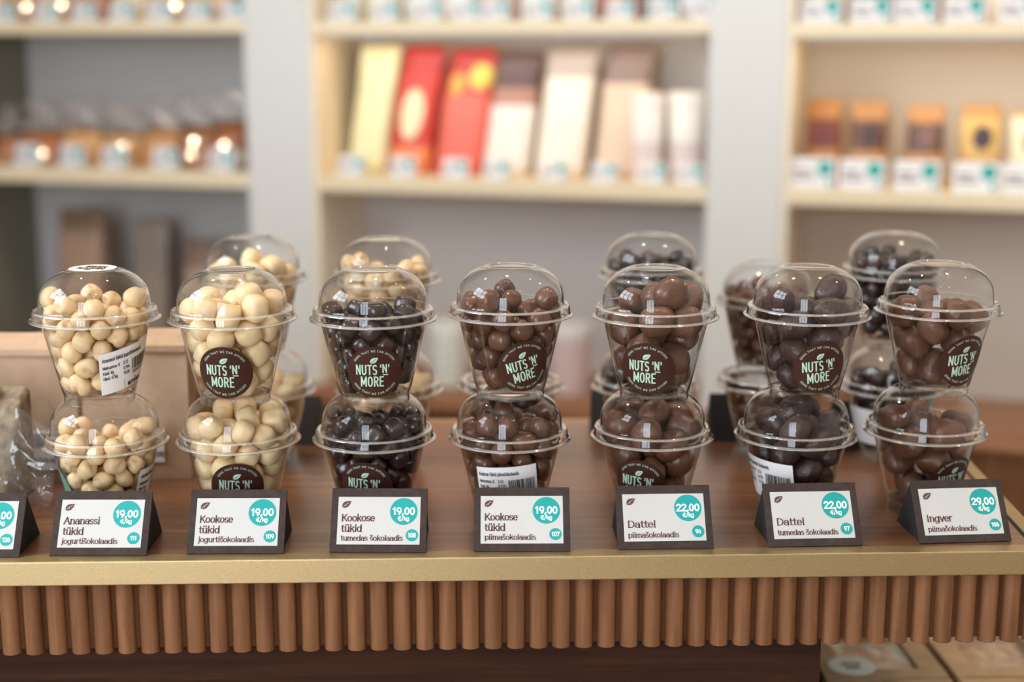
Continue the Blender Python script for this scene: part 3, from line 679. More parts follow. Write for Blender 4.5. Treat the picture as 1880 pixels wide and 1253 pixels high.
def weight_label(mb, f, title, rows, digits=None):
    sheet(mb, -29, -20, 29, 20, f, label_m, 0, 20, 6)
    text(mb, title, -26.5, 11.5, 4.8, f, black_ink, .095, .64, off=.0003)
    for i, (a, b) in enumerate(rows):
        text(mb, a, -26.5, 4.4 - 5.2 * i, 4.3, f, black_ink, .095, .66, off=.0003); text(mb, b, -8.2, 4.4 - 5.2 * i, 4.3, f, black_ink, .095, .66, align='l', off=.0003)
    rr = random.Random(title); x = 1.5
    while x < 25.5:
        w = rr.choice((.35, .5, .8, 1.1)); sheet(mb, x, -4.6, x + w, 6.6, f, black_ink, .0003); x += w + rr.choice((.35, .5, .8))
    text(mb, digits or '2300107002289', 1.2, -8.4, 3.8, f, black_ink, .11, .82, off=.0003)
    for p in ([(-8, -20), (-8, -11.5), (18, -11.5), (18, -20)],): draw(mb, p, .25, f, .0003, black_ink, ext=0)
    leaf(mb, 5, -12.9, 1.2, f, black_ink, label_m, .0003)
    text(mb, "NUTS'N MORE", 5, -18.4, 5.2, f, black_ink, .13, .62, align='c', off=.0003)

FLANGE = .0751
PITCH_Z = .1178
def cup_spot(px, py, level): 
    p = at_z(px, py, TOP + FLANGE + level * PITCH_Z); return Vector((p.x, p.y, TOP + level * PITCH_Z + .0005))
CUPS = {}
def cup(key, px, py, level, label, group, lid_mesh=None, base=None):
    p = cup_spot(px, py, level) if base is None else base
    t = thing('lidded_cup', label, 'cup', p, 0, group)
    bd = link(bpy.data.objects.new('cup_body', CUP_BODY), t)
    ld = link(bpy.data.objects.new('dome_lid' if lid_mesh is None else 'flat_lid', lid_mesh or DOME_LID), t)
    CUPS[key] = (t, p, math.atan2(p.x, p.y), bd, ld)
    return t
def put_brand(key, phi, z, tilt, label=None):
    _, p, az, t, _ = CUPS[key]
    mb = MB(); brand(mb, cone_f(-az + R(phi), z * .001, tilt), stick_brown, mint)
    mb.build('round_sticker', t, True)
def put_label(key, phi, z, tilt, *a):
    _, p, az, t, _ = CUPS[key]
    mb = MB(); weight_label(mb, cone_f(-az + R(phi), z * .001, tilt), *a)
    mb.build('weight_label', t, True)
WHAT = {'1': 'cream pineapple pieces', '2': 'cream coconut pieces', '3': 'dark chocolate coconut', '4': 'milk chocolate coconut', '5': 'milk chocolate dates', '6': 'dark chocolate dates', '7': 'milk chocolate ginger'}
TAGNO = {'1': '111', '2': '109', '3': '108', '4': '107', '5': '96', '6': '97', '7': '106'}
for k, lo, up in (('1', (194, 811), (175.5, 585)), ('2', (438, 807), (427, 585.5)), ('3', (687.5, 804), (686, 584.5)), ('4', (935.5, 803.5), (937, 577)),
                  ('5', (1197, 800), (1203.5, 580.5)), ('6', (1461, 799), (1482, 579)), ('7', (1698, 792), (1722, 571))):
    cup('L' + k, *lo, 0, 'clear domed cup of %s standing on the counter behind card %s' % (WHAT[k], TAGNO[k]), 'front row of cups')
    cup('U' + k, *up, 1, 'clear domed cup of %s stacked on top of another behind card %s' % (WHAT[k], TAGNO[k]), 'front row of cups')
put_brand('U2', -13, 33.5, -2); put_brand('U3', 0, 33.5, 0); put_brand('U4', 20, 34, 16); put_brand('U5', -10, 34, -2); put_brand('U6', 21, 34, 8); put_brand('U7', 42, 35, 6)
put_brand('L2', -4, 40, -3); put_brand('L3', -13, 39.5, -4); put_brand('L5', -16, 38.5, -5); put_brand('L7', 45, 36, 4)
put_label('U1', 45, 36, 12, 'Ananassi t\u00fckid jogurti\u0161okolaadis', [('Maksumus. \u20ac', '3.72'), ('Kaal. kg', '0.196'), ('Hind. \u20ac/kg', '19.00')])
put_label('L1', 82, 36, 4, 'Ananassi t\u00fckid jogurti\u0161okolaadis', [('Maksumus. \u20ac', '3.70'), ('Kaal. kg', '0.195'), ('Hind. \u20ac/kg', '19.00')])
put_label('L4', -3, 39, 5, 'Kookose t\u00fckid piima\u0161okolaadis', [('Maksumus. \u20ac', '3.42'), ('Kaal. kg', '0.228'), ('Hind. \u20ac/kg', '15.00')])
put_label('L6', -42, 39, -3, 'Dattel tumedas \u0161okolaadis', [('Maksumus. \u20ac', '3.74'), ('Kaal. kg', '0.170'), ('Hind. \u20ac/kg', '22.00')])
mb = MB(); disc(mb, 0, 0, 20.6, flat_f(.1171 * K, 168), mint_paper, .0006, 40, 2)
f = flat_f(.1171 * K, 168)
text(mb, "NUTS'N", 0, -.5, 11, f, brown_ink, .13, .75, align='c', off=.0009); text(mb, 'MORE', 0, -10.5, 11, f, brown_ink, .13, .75, align='c', off=.0009); leaf(mb, 0, 11.5, 3.4, f, brown_ink, mint_paper, .0009)
mb.build('lid_sticker', CUPS['U1'][4])
# the green back of the round sticker that shows at the far left of the lower pineapple cup
_, p, az, t, _ = CUPS['L1']; mb = MB(); disc(mb, 0, 0, 22, cone_f(-az + R(-88), .036), mat('sticker_green', (.10, .22, .15), .5), 0, 40, 8); mb.build('round_sticker', t, True)

BZ = .0
for key, px, py, lv, lab, lidm in (
    ('C1', 481, 717, 0, 'lower cup of cream coconut in the back row, right of card 109 cups', None), ('B1', 464, 513, 1, 'upper cup of cream coconut in the back row behind the card 109 cups', None),
    ('C2', 714, 716, 0, 'lower cup of pale pieces in the back row behind the card 108 cups', None), ('B2', 708, 516, 1, 'upper cup of pale pieces in the back row behind the card 108 cups', None),
    ('C3', 938, 711, 0, 'lone flat lidded cup in the back row behind the card 107 cups', 'flat'),
    ('C4', 1184, 710, 0, 'lower cup of dark nuts in the back row behind the card 96 cups', None), ('B4', 1196, 507, 1, 'upper cup of dark nuts in the back row behind the card 96 cups', None),
    ('C6', 1638, 712, 0, 'lower cup of dark balls in the back row between cards 97 and 106', None), ('B6', 1641, 504, 1, 'upper cup of dark balls in the back row between cards 97 and 106', None)):
    cup(key, px, py, lv, lab, 'back row of cups', FLAT_LID if lidm else None)
cup('C5', 1410, 704, 0, 'flat lidded cup of chocolate almonds under a domed one between cards 96 and 97', 'back row of cups', FLAT_LID)
b5 = CUPS['C5'][1]; q = at_z(1408, 555, TOP + FLANGE + .0805)
cup('B5', 0, 0, 0, 'domed cup of chocolate almonds on a flat lidded cup between cards 96 and 97', 'back row of cups', None, Vector((q.x, q.y, TOP + .0805)))
_, p, az, t, _ = CUPS['C6']; mb = MB(); sheet(mb, -29, -20, 29, 20, cone_f(-az + R(-62), .038), label_m, 0, 20, 6); mb.build('weight_label', t, True)
# ------------------------------------------------------------------ sweets in the cups
def sweet_mat(name, c, rough, var=.06, bump=.15, bscale=160, sss=0, coat=0):
    m = mat(name, c, rough)
    N, L, b = nodes(m)
    oi = N.new('ShaderNodeObjectInfo'); hs = N.new('ShaderNodeHueSaturation'); mr = N.new('ShaderNodeMapRange')
    mr.inputs['To Min'].default_value = 1 - var * 2; mr.inputs['To Max'].default_value = 1 + var * 2
    tc = N.new('ShaderNodeTexCoord'); nz = N.new('ShaderNodeTexNoise'); nz.inputs['Scale'].default_value = 120; nz.inputs['Detail'].default_value = 4
    mx = N.new('ShaderNodeMix'); mx.data_type = 'RGBA'; mx.inputs['A'].default_value = (*[v * .86 for v in c], 1); mx.inputs['B'].default_value = (*[min(1, v * 1.12) for v in c], 1)
    L.new(tc.outputs['Object'], nz.inputs['Vector']); L.new(nz.outputs['Fac'], mx.inputs['Factor']); L.new(mx.outputs['Result'], hs.inputs['Color'])
    L.new(oi.outputs['Random'], mr.inputs['Value']); L.new(mr.outputs[0], hs.inputs['Value']); L.new(hs.outputs[0], b.inputs['Base Color'])
    n2 = N.new('ShaderNodeTexNoise'); n2.inputs['Scale'].default_value = bscale; n2.inputs['Detail'].default_value = 4
    bp = N.new('ShaderNodeBump'); bp.inputs['Strength'].default_value = bump; bp.inputs['Distance'].default_value = .0012
    L.new(tc.outputs['Object'], n2.inputs['Vector']); L.new(n2.outputs['Fac'], bp.inputs['Height']); L.new(bp.outputs[0], b.inputs['Normal'])
    if sss:
        b.inputs['Subsurface Weight'].default_value = sss; b.inputs['Subsurface Radius'].default_value = (.006, .003, .0015); b.inputs['Subsurface Scale'].default_value = 1
    if coat: b.inputs['Coat Weight'].default_value = coat; b.inputs['Coat Roughness'].default_value = .1
    return m
M_YP = sweet_mat('yoghurt_coating_pineapple', (.77, .56, .315), .40, .03, .12, sss=.22)
M_YC = sweet_mat('yoghurt_coating_coconut', (.80, .61, .355), .40, .03, .12, sss=.22)
M_DK = sweet_mat('dark_chocolate', (.030, .0135, .0115), .24, .1, .2, 220, coat=.2)
M_DD = sweet_mat('dark_chocolate_rough', (.048, .022, .017), .36, .14, .8, 240)
M_MK = sweet_mat('milk_chocolate', (.112, .047, .027), .27, .1, .22)
M_MD = sweet_mat('milk_chocolate_rough', (.118, .049, .028), .34, .12, .6, 220)
KIND = {  # mesh kind: (material, wording, one-word category)
 'yoghurt_coated_pineapple': (M_YP, 'cream pineapple piece', 'sweet'), 'yoghurt_coated_coconut': (M_YC, 'cream coconut piece', 'sweet'),
 'dark_chocolate_coconut': (M_DK, 'dark chocolate coconut cube', 'chocolate'), 'milk_chocolate_coconut': (M_MK, 'milk chocolate coconut piece', 'chocolate'),
 'milk_chocolate_date': (M_MD, 'milk chocolate date', 'chocolate'), 'dark_chocolate_date': (M_DD, 'dark chocolate date', 'chocolate'),
 'milk_chocolate_ginger': (M_MD, 'milk chocolate ginger lump', 'chocolate'), 'milk_chocolate_almond': (M_MK, 'milk chocolate almond', 'chocolate'),
 'dark_chocolate_nut': (M_DK, 'dark chocolate nut', 'chocolate'), 'dark_chocolate_ball': (M_DK, 'dark chocolate ball', 'chocolate'),
}
# kind: (half axes in mm, squareness, lump height, lump scale, hollows, variants)
CANDY = {
 'yoghurt_coated_pineapple': ((10.2,9.4,8.6), 2.35, .085, 2.2, 4, 4),
 'yoghurt_coated_coconut':   ((11.4,10.7,10.3), 2.9, .06, 2.0, 1, 4),
 'dark_chocolate_coconut':   ((9.3,8.5,8.0), 3.3, .05, 2.2, 1, 4),
 'milk_chocolate_coconut':   ((10.6,9.8,9.4), 2.8, .04, 2.0, 0, 4),
 'milk_chocolate_date':      ((19.0,13.6,12.4), 2.3, .09, 2.4, 1, 4),
 'dark_chocolate_date':      ((18.0,13.4,11.8), 2.3, .10, 2.8, 1, 4),
 'milk_chocolate_ginger':    ((16.5,13.6,11.8), 3.0, .14, 2.2, 1, 4),
 'milk_chocolate_almond':    ((10.6,8.0,7.5), 2.0, .03, 2.0, 0, 3),
 'dark_chocolate_nut':       ((9.2,8.6,8.2), 2.1, .04, 2.0, 0, 3),
 'dark_chocolate_ball':      ((9.4,9.0,8.6), 2.1, .04, 2.0, 0, 3),
}
def candy_shape(kind, k, level=3):
    ax, p, lump, ls, hollows, _ = CANDY[kind]
    rr = random.Random(kind + str(k))
    s = [a * rr.uniform(.88, 1.1) for a in ax]
    waves = [(Vector((rr.gauss(0,1), rr.gauss(0,1), rr.gauss(0,1))) * ls, rr.uniform(0, 6.3), rr.uniform(.4, 1)) for _ in range(6)]
    fine = [(Vector((rr.gauss(0,1), rr.gauss(0,1), rr.gauss(0,1))) * ls * 3.2, rr.uniform(0, 6.3)) for _ in range(6)]
    dims = []
    for h in range(hollows):
        d = Vector((rr.gauss(0,.5), rr.gauss(0,.5), 1 if h == 0 else -1)).normalized() if h < 2 else Vector((rr.gauss(0,1), rr.gauss(0,1), rr.gauss(0,.4))).normalized()
        dims.append((d, rr.uniform(.30, .52) if kind.startswith('yoghurt_coated_p') else rr.uniform(.05, .15), rr.uniform(18, 38)))
    bm = bmesh.new()
    bmesh.ops.create_icosphere(bm, subdivisions=level, radius=1)
    for v in bm.verts:
        n = v.co.normalized()
        r = (abs(n.x/s[0])**p + abs(n.y/s[1])**p + abs(n.z/s[2])**p) ** (-1/p)
        f = sum(w * math.sin(d.dot(n) + ph) for d, ph, w in waves) / 3
        g = sum(math.sin(d.dot(n) + ph) for d, ph in fine) / 6
        m = 1 + lump * f + lump * .22 * g
        for d, dep, w in dims:
            m -= dep * math.exp(-w * (1 - d.dot(n)))
        v.co = n * r * m * .001
    return bm

PACK = {
 'U1': ('yoghurt_coated_pineapple', [0,2255,97,1869,105,-64,24,-22,
  1,-1120,870,2768,75,-35,87,-42,
  2,1432,1923,1921,22,66,40,98,
  3,382,739,1688,111,-1,-3,-61,
  0,156,-2360,2361,67,-76,76,2,
  1,1668,-1578,1818,120,-40,14,-7,
  2,-2355,-258,1770,119,-7,10,43,
  3,-610,-722,1851,103,22,71,5,
  0,-1623,-2064,1929,52,14,-87,75,
  1,-595,2366,1906,74,-34,98,-5,
  2,1502,-2414,3566,59,80,78,8,
  3,392,2790,3381,95,46,58,-38,
  0,-2722,-1090,3389,51,90,-69,-24,
  1,2517,1002,3239,9,91,87,-5,
  2,-2633,939,3479,54,-90,64,-30,
  3,2566,-822,3398,45,-114,-1,33,
  0,-947,-2832,3589,5,-37,-80,91,
  1,732,996,3456,54,-41,66,85,
  2,776,-634,2966,104,-47,-16,-53,
  3,-1462,2514,3501,85,84,4,42,
  0,-1147,-403,3994,99,77,19,-5,
  1,-2106,-2292,4994,3,-92,63,60,
  2,459,-2969,4976,78,-39,-93,1,
  3,-587,3215,4963,4,-14,74,-102,
  0,1102,-351,4690,2,-15,-95,-83,
  1,-3034,-173,4904,78,-101,-4,2,
  2,2670,-1560,4887,9,-58,106,37,
  3,-2175,2179,4949,40,-32,-19,115,
  0,1741,2174,4304,116,-21,16,44,
  1,3011,275,4749,9,-16,-1,-126,
  2,-3041,1370,5954,77,18,4,-99,
  3,2703,1896,5732,20,61,-71,84,
  0,3112,-1566,6359,104,6,-11,72,
  1,1135,2928,5498,98,-13,25,75,
  2,-1172,-3098,6011,90,54,-19,69,
  3,-231,-1581,4524,60,-16,-102,-43,
  0,-2992,-1164,6127,119,36,-16,18,
  1,-1322,3251,6572,94,66,30,44,
  2,1762,-2834,6266,17,72,80,65,
  3,-523,1304,4521,41,-48,-21,108,
  0,3371,404,6430,47,33,-20,112,
  1,334,-3488,7059,74,-37,50,-82,
  2,2070,2795,6971,92,-44,-26,71,
  3,-2496,-2533,7116,91,30,9,83,
  0,403,3519,7169,37,-62,-104,-1,
  1,-3570,147,7199,51,32,-107,-31,
  2,2849,-2167,7771,44,-116,20,-20,
  3,-1450,507,5579,56,-50,-100,20,
  0,1124,1057,5740,17,55,41,-105,
  1,-2763,2395,7455,30,33,-111,42,
  2,865,-1324,6033,56,-92,-64,-21,
  3,-3537,1167,8597,18,27,111,-52,
  0,-305,1829,6275,76,-1,-76,-68,
  1,-3472,-1549,8247,72,22,85,58,
  2,-1579,3345,8319,26,13,-123,11,
  3,3662,-514,7748,27,-78,-95,13,
  0,-1223,-3307,7890,71,-31,30,-96,
  1,1590,-3324,8116,70,-6,-105,-6,
  2,3132,1761,7911,118,43,19,8,
  3,1508,3370,8445,6,80,-77,61,
  0,1772,-165,7155,86,83,-29,-33,
  1,-218,3784,9087,115,13,52,2,
  2,-3722,-187,9530,104,18,-58,41,
  3,-915,-1048,6210,1,64,-107,-26,
  0,3566,487,9117,116,-38,-9,-33,
  1,-134,-3625,8927,104,8,45,-57,
  2,3453,-1405,9381,41,-25,-68,-96,
  3,-1781,912,7226,4,112,51,32,
  0,24,-1549,7556,48,15,4,-117,
  1,-2493,-2942,9151,4,-54,-90,-71,
  2,766,1528,7600,96,-37,17,-73,
  3,-1775,-769,7665,94,71,-12,47]),
 'L1': ('yoghurt_coated_pineapple', [0,-2070,-1463,2381,59,36,-40,99,
  1,-482,-650,1903,76,40,-91,22,
  2,-1253,1912,1689,21,-96,80,-8,
  3,-2110,290,1687,126,1,-3,-18,
  0,-108,-2445,1797,35,121,5,-11,
  1,1814,-1908,2364,65,80,-2,74,
  2,417,1000,1879,60,-69,23,85,
  3,1239,-458,1765,46,14,-19,-116,
  0,1997,1438,1831,65,-38,-68,76,
  1,2687,-191,2673,43,67,52,84,
  2,-1945,1730,3144,121,-25,-29,2,
  3,-268,1070,3580,68,-72,-74,29,
  0,1745,1866,3391,10,-49,112,-35,
  1,483,-2616,3345,11,-84,-94,-15,
  2,2766,647,4236,10,50,-115,19,
  3,-2720,-22,3287,31,9,-68,-102,
  0,-1394,-2345,3435,45,-104,48,31,
  1,2627,-1271,4088,23,47,3,-116,
  2,618,-577,3381,1,58,-113,-8,
  3,279,2617,2565,31,-17,118,32,
  0,1360,-2517,4666,42,-54,-102,34,
  1,-761,2896,3993,63,-63,-56,-71,
  2,-2595,-1447,4527,14,-23,28,121,
  3,-359,-3093,4685,72,-99,2,-35,
  0,3290,-678,5776,58,76,-81,21,
  1,1045,2871,4489,60,-102,-17,-43,
  2,2579,1838,5194,55,-33,15,109,
  3,-1336,163,4498,103,7,-47,57,
  0,-2863,1262,4652,16,76,-94,-37,
  1,-326,-1349,4646,2,23,-14,-124,
  2,648,-3310,6102,12,24,-124,-3,
  3,1880,2897,6348,35,-70,84,-54,
  0,113,3242,5687,33,-35,106,-50,
  1,-3262,-350,5709,34,114,44,-6,
  2,3267,876,6451,20,-6,-124,-16,
  3,2484,-2085,5667,89,-48,35,-68,
  0,-1665,2552,5387,31,53,111,8,
  1,810,1209,4980,65,-94,51,-21,
  2,-1743,-2737,5649,95,-31,-50,59,
  3,-1494,-1022,6022,73,92,-28,39,
  0,3693,-199,7596,17,-79,97,12,
  1,782,-3559,7755,44,1,5,119,
  2,3007,-1904,7385,94,64,-18,-54,
  3,-1018,3402,6884,18,-104,34,-63,
  0,-1994,739,6085,29,-55,-67,88,
  1,-3517,778,7082,62,-44,-95,-35,
  2,-2573,2390,6846,42,110,-47,10,
  3,1463,-464,4977,100,-20,-65,-38,
  0,-2869,-2045,6439,14,-95,17,-81,
  1,1333,1115,6706,16,6,43,-118,
  2,465,2630,7386,7,-78,57,-83,
  3,-3316,1810,8489,57,75,-72,46,
  0,2872,2387,7689,56,7,-76,85,
  1,990,-1407,6460,27,85,-77,-47,
  2,-3538,-716,7600,112,57,-17,6,
  3,2412,-2923,8373,107,32,-42,45,
  0,3421,-917,8888,38,-116,30,-17,
  1,-2086,3068,8281,112,-15,-19,-55,
  2,-11,48,5831,35,33,115,24,
  3,-896,-3428,7085,68,-68,-70,45,
  0,-766,1440,6871,79,14,50,85,
  1,-2354,-2907,8068,29,27,-22,119,
  2,-1933,239,7916,119,-6,38,24,
  3,-341,-606,7362,79,29,84,43,
  0,2260,563,8157,42,-2,110,-47]),
 'U2': ('yoghurt_coated_coconut', [0,-1851,1992,4323,75,24,96,-28,
  1,2269,-586,3013,7,22,35,120,
  2,1788,1346,2124,10,-45,-79,-88,
  3,-53,2413,2690,72,95,-5,44,
  0,-1403,-1770,2191,76,9,-97,31,
  1,841,-2063,2119,50,-92,2,72,
  2,-846,404,1859,123,-8,-1,-32,
  3,-2566,-30,3339,101,-31,-69,15,
  0,-183,-2598,4153,60,57,45,85,
  1,1959,-2173,4710,69,-91,18,53,
  2,1774,2141,4178,120,-8,-14,-38,
  3,329,443,3746,51,-84,38,-71,
  0,-2934,277,5641,5,13,32,-122,
  1,2970,168,4994,37,65,76,68,
  2,-2372,-1871,4672,75,3,70,74,
  3,43,3106,5270,21,17,80,-95,
  0,2128,356,7268,20,-41,78,89,
  1,1249,-2971,6610,72,-3,-29,100,
  2,-1062,-2893,6152,115,18,-11,50,
  3,-1642,2888,6600,36,64,97,37,
  0,594,-644,5543,0,-45,114,34,
  1,2030,2346,6110,13,97,81,-1,
  2,-3013,1468,7505,3,32,114,-45,
  3,-2612,-1506,6902,89,-18,-44,-77,
  0,-2255,-2562,8827,97,13,4,81,
  1,-2072,2802,8803,32,-40,-92,71,
  2,-358,1160,6187,108,-53,-40,-1,
  3,-3523,-419,8418,77,-72,71,-8,
  0,-343,-3365,8148,51,-64,83,-51,
  1,459,3366,7501,9,-5,-126,16,
  2,3020,-1495,6704,83,60,-58,49,
  3,2629,2367,8173,42,48,105,-32,
  0,2008,-2893,8809,88,27,-86,18,
  1,-1409,104,8155,84,-46,-80,-24,
  2,3568,48,8985,85,7,23,-92,
  3,302,-1077,7750,48,-16,-19,115,
  1,1460,-815,9739,20,-17,124,9,
  2,408,1309,8664,61,34,33,101]),
 'L2': ('yoghurt_coated_coconut', [0,219,-2326,2186,74,93,39,-21,
  1,-2533,255,3681,10,-7,114,55,
  2,504,2028,1970,100,10,-21,75,
  3,-993,-410,2006,18,-5,-86,92,
  0,2217,645,2194,26,86,26,86,
  1,-1599,-1913,3591,5,86,-9,-93,
  2,2200,-1563,3162,0,78,-64,77,
  3,-1632,1757,2656,78,28,42,-87,
  0,-1223,-2686,5634,0,-65,104,33,
  1,-70,2612,4034,31,62,-105,14,
  2,-3044,-1025,5282,45,99,-21,-63,
  3,567,-226,3484,3,77,97,-28,
  0,2119,1670,4396,115,-14,17,-49,
  1,921,-2524,4623,34,-118,17,-27,
  2,2870,-583,5059,88,17,4,90,
  3,-2123,2085,5021,16,-45,-88,78,
  0,688,3032,5993,119,-19,34,-22,
  1,-1556,2857,6871,1,91,80,-37,
  2,2760,1573,6319,51,7,-33,112,
  3,-3248,767,6548,25,63,-99,41,
  0,-753,356,5349,11,-74,-37,-95,
  1,2654,-1927,6610,47,20,26,-113,
  2,-2722,-1843,7098,37,-107,-56,-10,
  3,702,-3250,6677,96,-16,-51,63,
  0,1799,2850,8018,35,105,50,39,
  1,-3549,-491,8843,4,97,-25,-77,
  2,-1155,860,7593,6,2,-101,-77,
  3,3480,87,7502,91,40,-26,75,
  0,-3117,1882,8533,90,67,48,34,
  1,-453,3497,8468,1,124,7,-29,
  2,-1190,-3110,7689,53,-93,-68,10,
  3,2202,-2783,8332,112,23,-34,43,
  0,652,1715,9762,7,72,29,-100,
  1,3309,-1112,9265,0,11,112,-60,
  2,401,-3426,9043,47,-80,78,-36,
  3,-2421,-2524,9310,121,-5,-36,-16,
  0,3109,1457,9400,55,-78,70,46,
  1,-1047,-831,8519,108,66,1,12,
  2,399,-1084,6521,2,-45,86,82,
  3,1404,522,7832,87,-61,-44,55,
  0,932,-1061,9503,55,62,34,90,
  2,-1331,1563,9814,70,-61,71,-50]),
 'U3': ('dark_chocolate_coconut', [0,1417,-2301,3099,6,62,-111,-2,
  1,2524,-974,3210,91,86,6,-19,
  2,2343,493,2192,110,-29,22,52,
  3,468,743,1874,57,40,-74,76,
  0,-2195,-1084,1729,3,-108,67,2,
  1,3,-2336,2006,53,-93,-14,67,
  2,-258,2416,1938,27,-79,58,76,
  3,-1636,2028,2881,57,-28,-79,77,
  0,-1450,-2240,2965,69,-3,20,-105,
  1,-2287,603,1969,31,-12,86,87,
  2,-659,-555,1779,73,-79,44,-51,
  3,1490,2080,2588,94,85,5,-5,
  0,1330,-996,1822,16,28,13,122,
  1,2835,509,3976,87,-92,8,5,
  2,-2072,-2318,4615,53,8,79,83,
  3,-1140,141,3325,109,4,16,-62,
  0,-2639,-933,3423,80,-66,69,26,
  1,77,2806,3743,76,45,-55,-73,
  2,-51,-2668,4101,46,15,117,11,
  3,1911,-2393,4804,24,50,86,75,
  0,3026,-1113,4988,83,16,94,-12,
  1,-1425,2603,4494,18,-17,-14,-124,
  2,935,668,3585,9,-27,-124,2,
  3,-2832,995,3778,78,-34,-95,-2,
  0,292,-956,3342,66,-12,11,-107,
  1,1810,2283,4287,109,28,26,53,
  2,2671,1845,5549,88,-73,54,1,
  3,-2801,1575,5359,17,120,-39,-1,
  0,668,3214,5477,19,30,-30,118,
  1,-967,-3122,5603,51,-82,-77,30,
  2,837,-3135,5741,55,-92,66,-19,
  3,2842,-2282,6445,93,-24,-74,-37,
  0,736,-933,5007,90,-70,-40,-40,
  1,-2743,-1952,6020,27,120,30,13,
  2,-1166,16,5059,104,-60,41,0,
  3,3397,163,6100,120,-40,1,11,
  0,-1115,3114,5901,42,-28,-71,92,
  1,189,1289,4970,123,-20,-10,23,
  2,-3062,-460,5004,122,-29,-15,14,
  3,-659,-1326,5960,119,30,30,-7,
  0,71,3699,7123,76,-93,-31,-26,
  1,-1472,1178,6501,13,94,-83,-8,
  2,-1942,-2947,7257,67,2,43,-99,
  3,-2257,2842,7134,35,-37,116,8,
  0,-3569,-327,6590,76,49,60,65,
  1,3419,-1019,7552,62,-27,-35,-102,
  2,1738,-938,6510,36,111,-23,43,
  3,-3370,1310,7039,66,49,-79,56,
  0,1771,748,6948,18,7,126,2,
  1,-243,-3774,7098,83,87,20,-37,
  2,2040,3035,6779,17,52,57,-100,
  3,1530,-3306,7459,113,-13,52,24,
  0,2741,-2549,8243,39,110,-38,-33,
  1,-3654,-15,8208,123,20,-14,18,
  2,307,1793,6478,63,-105,18,-30,
  3,-1399,1089,8065,25,-39,-115,27,
  0,-1894,-482,7032,106,-20,-67,-1,
  1,260,-3682,8784,2,1,-127,-3,
  2,8,-2102,7318,105,-1,-64,-33,
  3,870,-709,8080,67,-12,58,-90,
  0,3421,1511,7132,61,-64,-87,-29,
  1,-91,55,7099,77,-42,-92,0,
  2,2835,410,8484,35,-24,-61,103]),
 'L3': ('dark_chocolate_coconut', [0,-1658,1798,2010,64,22,24,-105,
  1,-1499,-1334,1879,41,22,-84,-83,
  2,-587,374,1749,3,114,-55,-4,
  3,1273,872,1710,1,69,-106,7,
  0,2175,842,4203,81,-25,-79,51,
  1,412,-1072,1867,80,26,91,-29,
  2,10,2282,1779,68,-61,-66,60,
  3,2681,76,2515,81,28,93,12,
  0,-543,-2589,2465,68,90,36,-45,
  1,1025,-2417,3069,14,-40,10,-119,
  2,1640,2076,3016,7,-53,102,-54,
  3,-2453,108,2126,81,42,19,-86,
  0,2012,-1452,1792,37,80,44,-80,
  1,-712,-649,3430,50,105,-32,-41,
  2,528,2895,4051,60,-102,-6,-46,
  3,-1825,-2125,3773,26,49,-98,-59,
  0,-1232,2664,3655,14,-81,-26,-93,
  1,-2697,-498,3574,41,24,8,-118,
  2,2174,2433,5092,16,60,43,-102,
  3,-194,1169,3205,0,125,-21,7,
  0,1009,-192,3387,90,-75,30,-39,
  1,3282,-309,5077,25,-90,-6,85,
  2,-349,-2856,4201,57,64,-56,-75,
  3,2364,-1399,3777,34,42,-113,-17,
  0,1367,-2671,4650,42,83,77,38,
  1,-2108,1135,3614,58,52,-90,46,
  2,3203,1117,6144,45,103,-50,32,
  3,-2303,2033,5095,23,14,-112,54,
  0,-769,3040,5366,97,-47,-13,66,
  1,3437,-1375,6655,84,48,82,7,
  2,-2759,-1350,5077,5,-25,9,124,
  3,2218,-2787,6250,70,95,27,39,
  0,211,-3351,5799,80,39,-28,-86,
  1,-274,-1326,5205,124,-16,17,17,
  2,-1655,-2728,5506,98,26,56,-51,
  3,-471,1379,4852,41,74,-56,77,
  0,908,3275,5943,16,-96,-73,37,
  1,1211,-545,5132,94,28,-80,-6,
  2,-3092,406,5016,7,125,-10,21,
  3,-3331,1422,6546,59,65,22,89,
  0,3706,61,7634,93,23,-80,-25,
  1,-2651,-2354,6858,113,-38,-28,33,
  2,-2043,2947,6694,17,63,-64,-88,
  3,2433,2642,6901,46,-27,28,112,
  0,1091,1228,5719,96,-19,-33,74,
  1,1094,-3455,7359,95,49,-16,-67,
  2,1049,-1553,6607,34,-59,107,-3,
  3,-3455,-519,6432,84,-18,-14,92,
  0,-373,3620,7028,89,9,-25,-86,
  1,-1545,33,5828,37,101,-50,-44,
  2,-923,-3561,6996,19,49,88,-75,
  3,2686,-2469,7949,117,-31,16,-35,
  0,-3680,313,7974,91,28,-68,50,
  1,1227,3645,7862,83,-84,45,15,
  2,3467,-1277,8782,55,112,-19,-12,
  3,1894,81,6833,14,26,-112,53,
  0,-1467,3480,8354,66,-23,-33,101,
  1,3205,1746,8062,94,10,50,-68,
  2,-924,-1599,6837,84,-92,3,-24,
  3,64,-3771,8626,44,-20,100,61,
  0,-3416,-1480,7995,84,-57,-27,-71,
  1,-1786,-3250,8315,103,-30,-31,61,
  2,245,-1975,8195,115,16,48,16,
  3,-843,1599,6575,15,-6,-126,10,
  0,-2897,2391,8098,28,-29,-79,90,
  1,953,1572,7352,62,8,-28,-107,
  2,-713,1577,8240,6,-89,-81,39,
  3,2380,2873,9075,17,-44,104,-55,
  0,-3476,1383,9369,116,41,-24,-21,
  1,-2080,609,7709,89,39,-79,-21,
  2,-2798,-2415,9310,37,11,-47,-111,
  3,3558,885,9297,18,19,-37,119,
  0,1778,-3332,9217,36,-7,111,-50,
  1,-828,-2517,9675,69,-14,36,99,
  2,-1594,-1151,8374,3,25,-49,-114,
  3,1800,-821,8555,93,-10,-86,4,
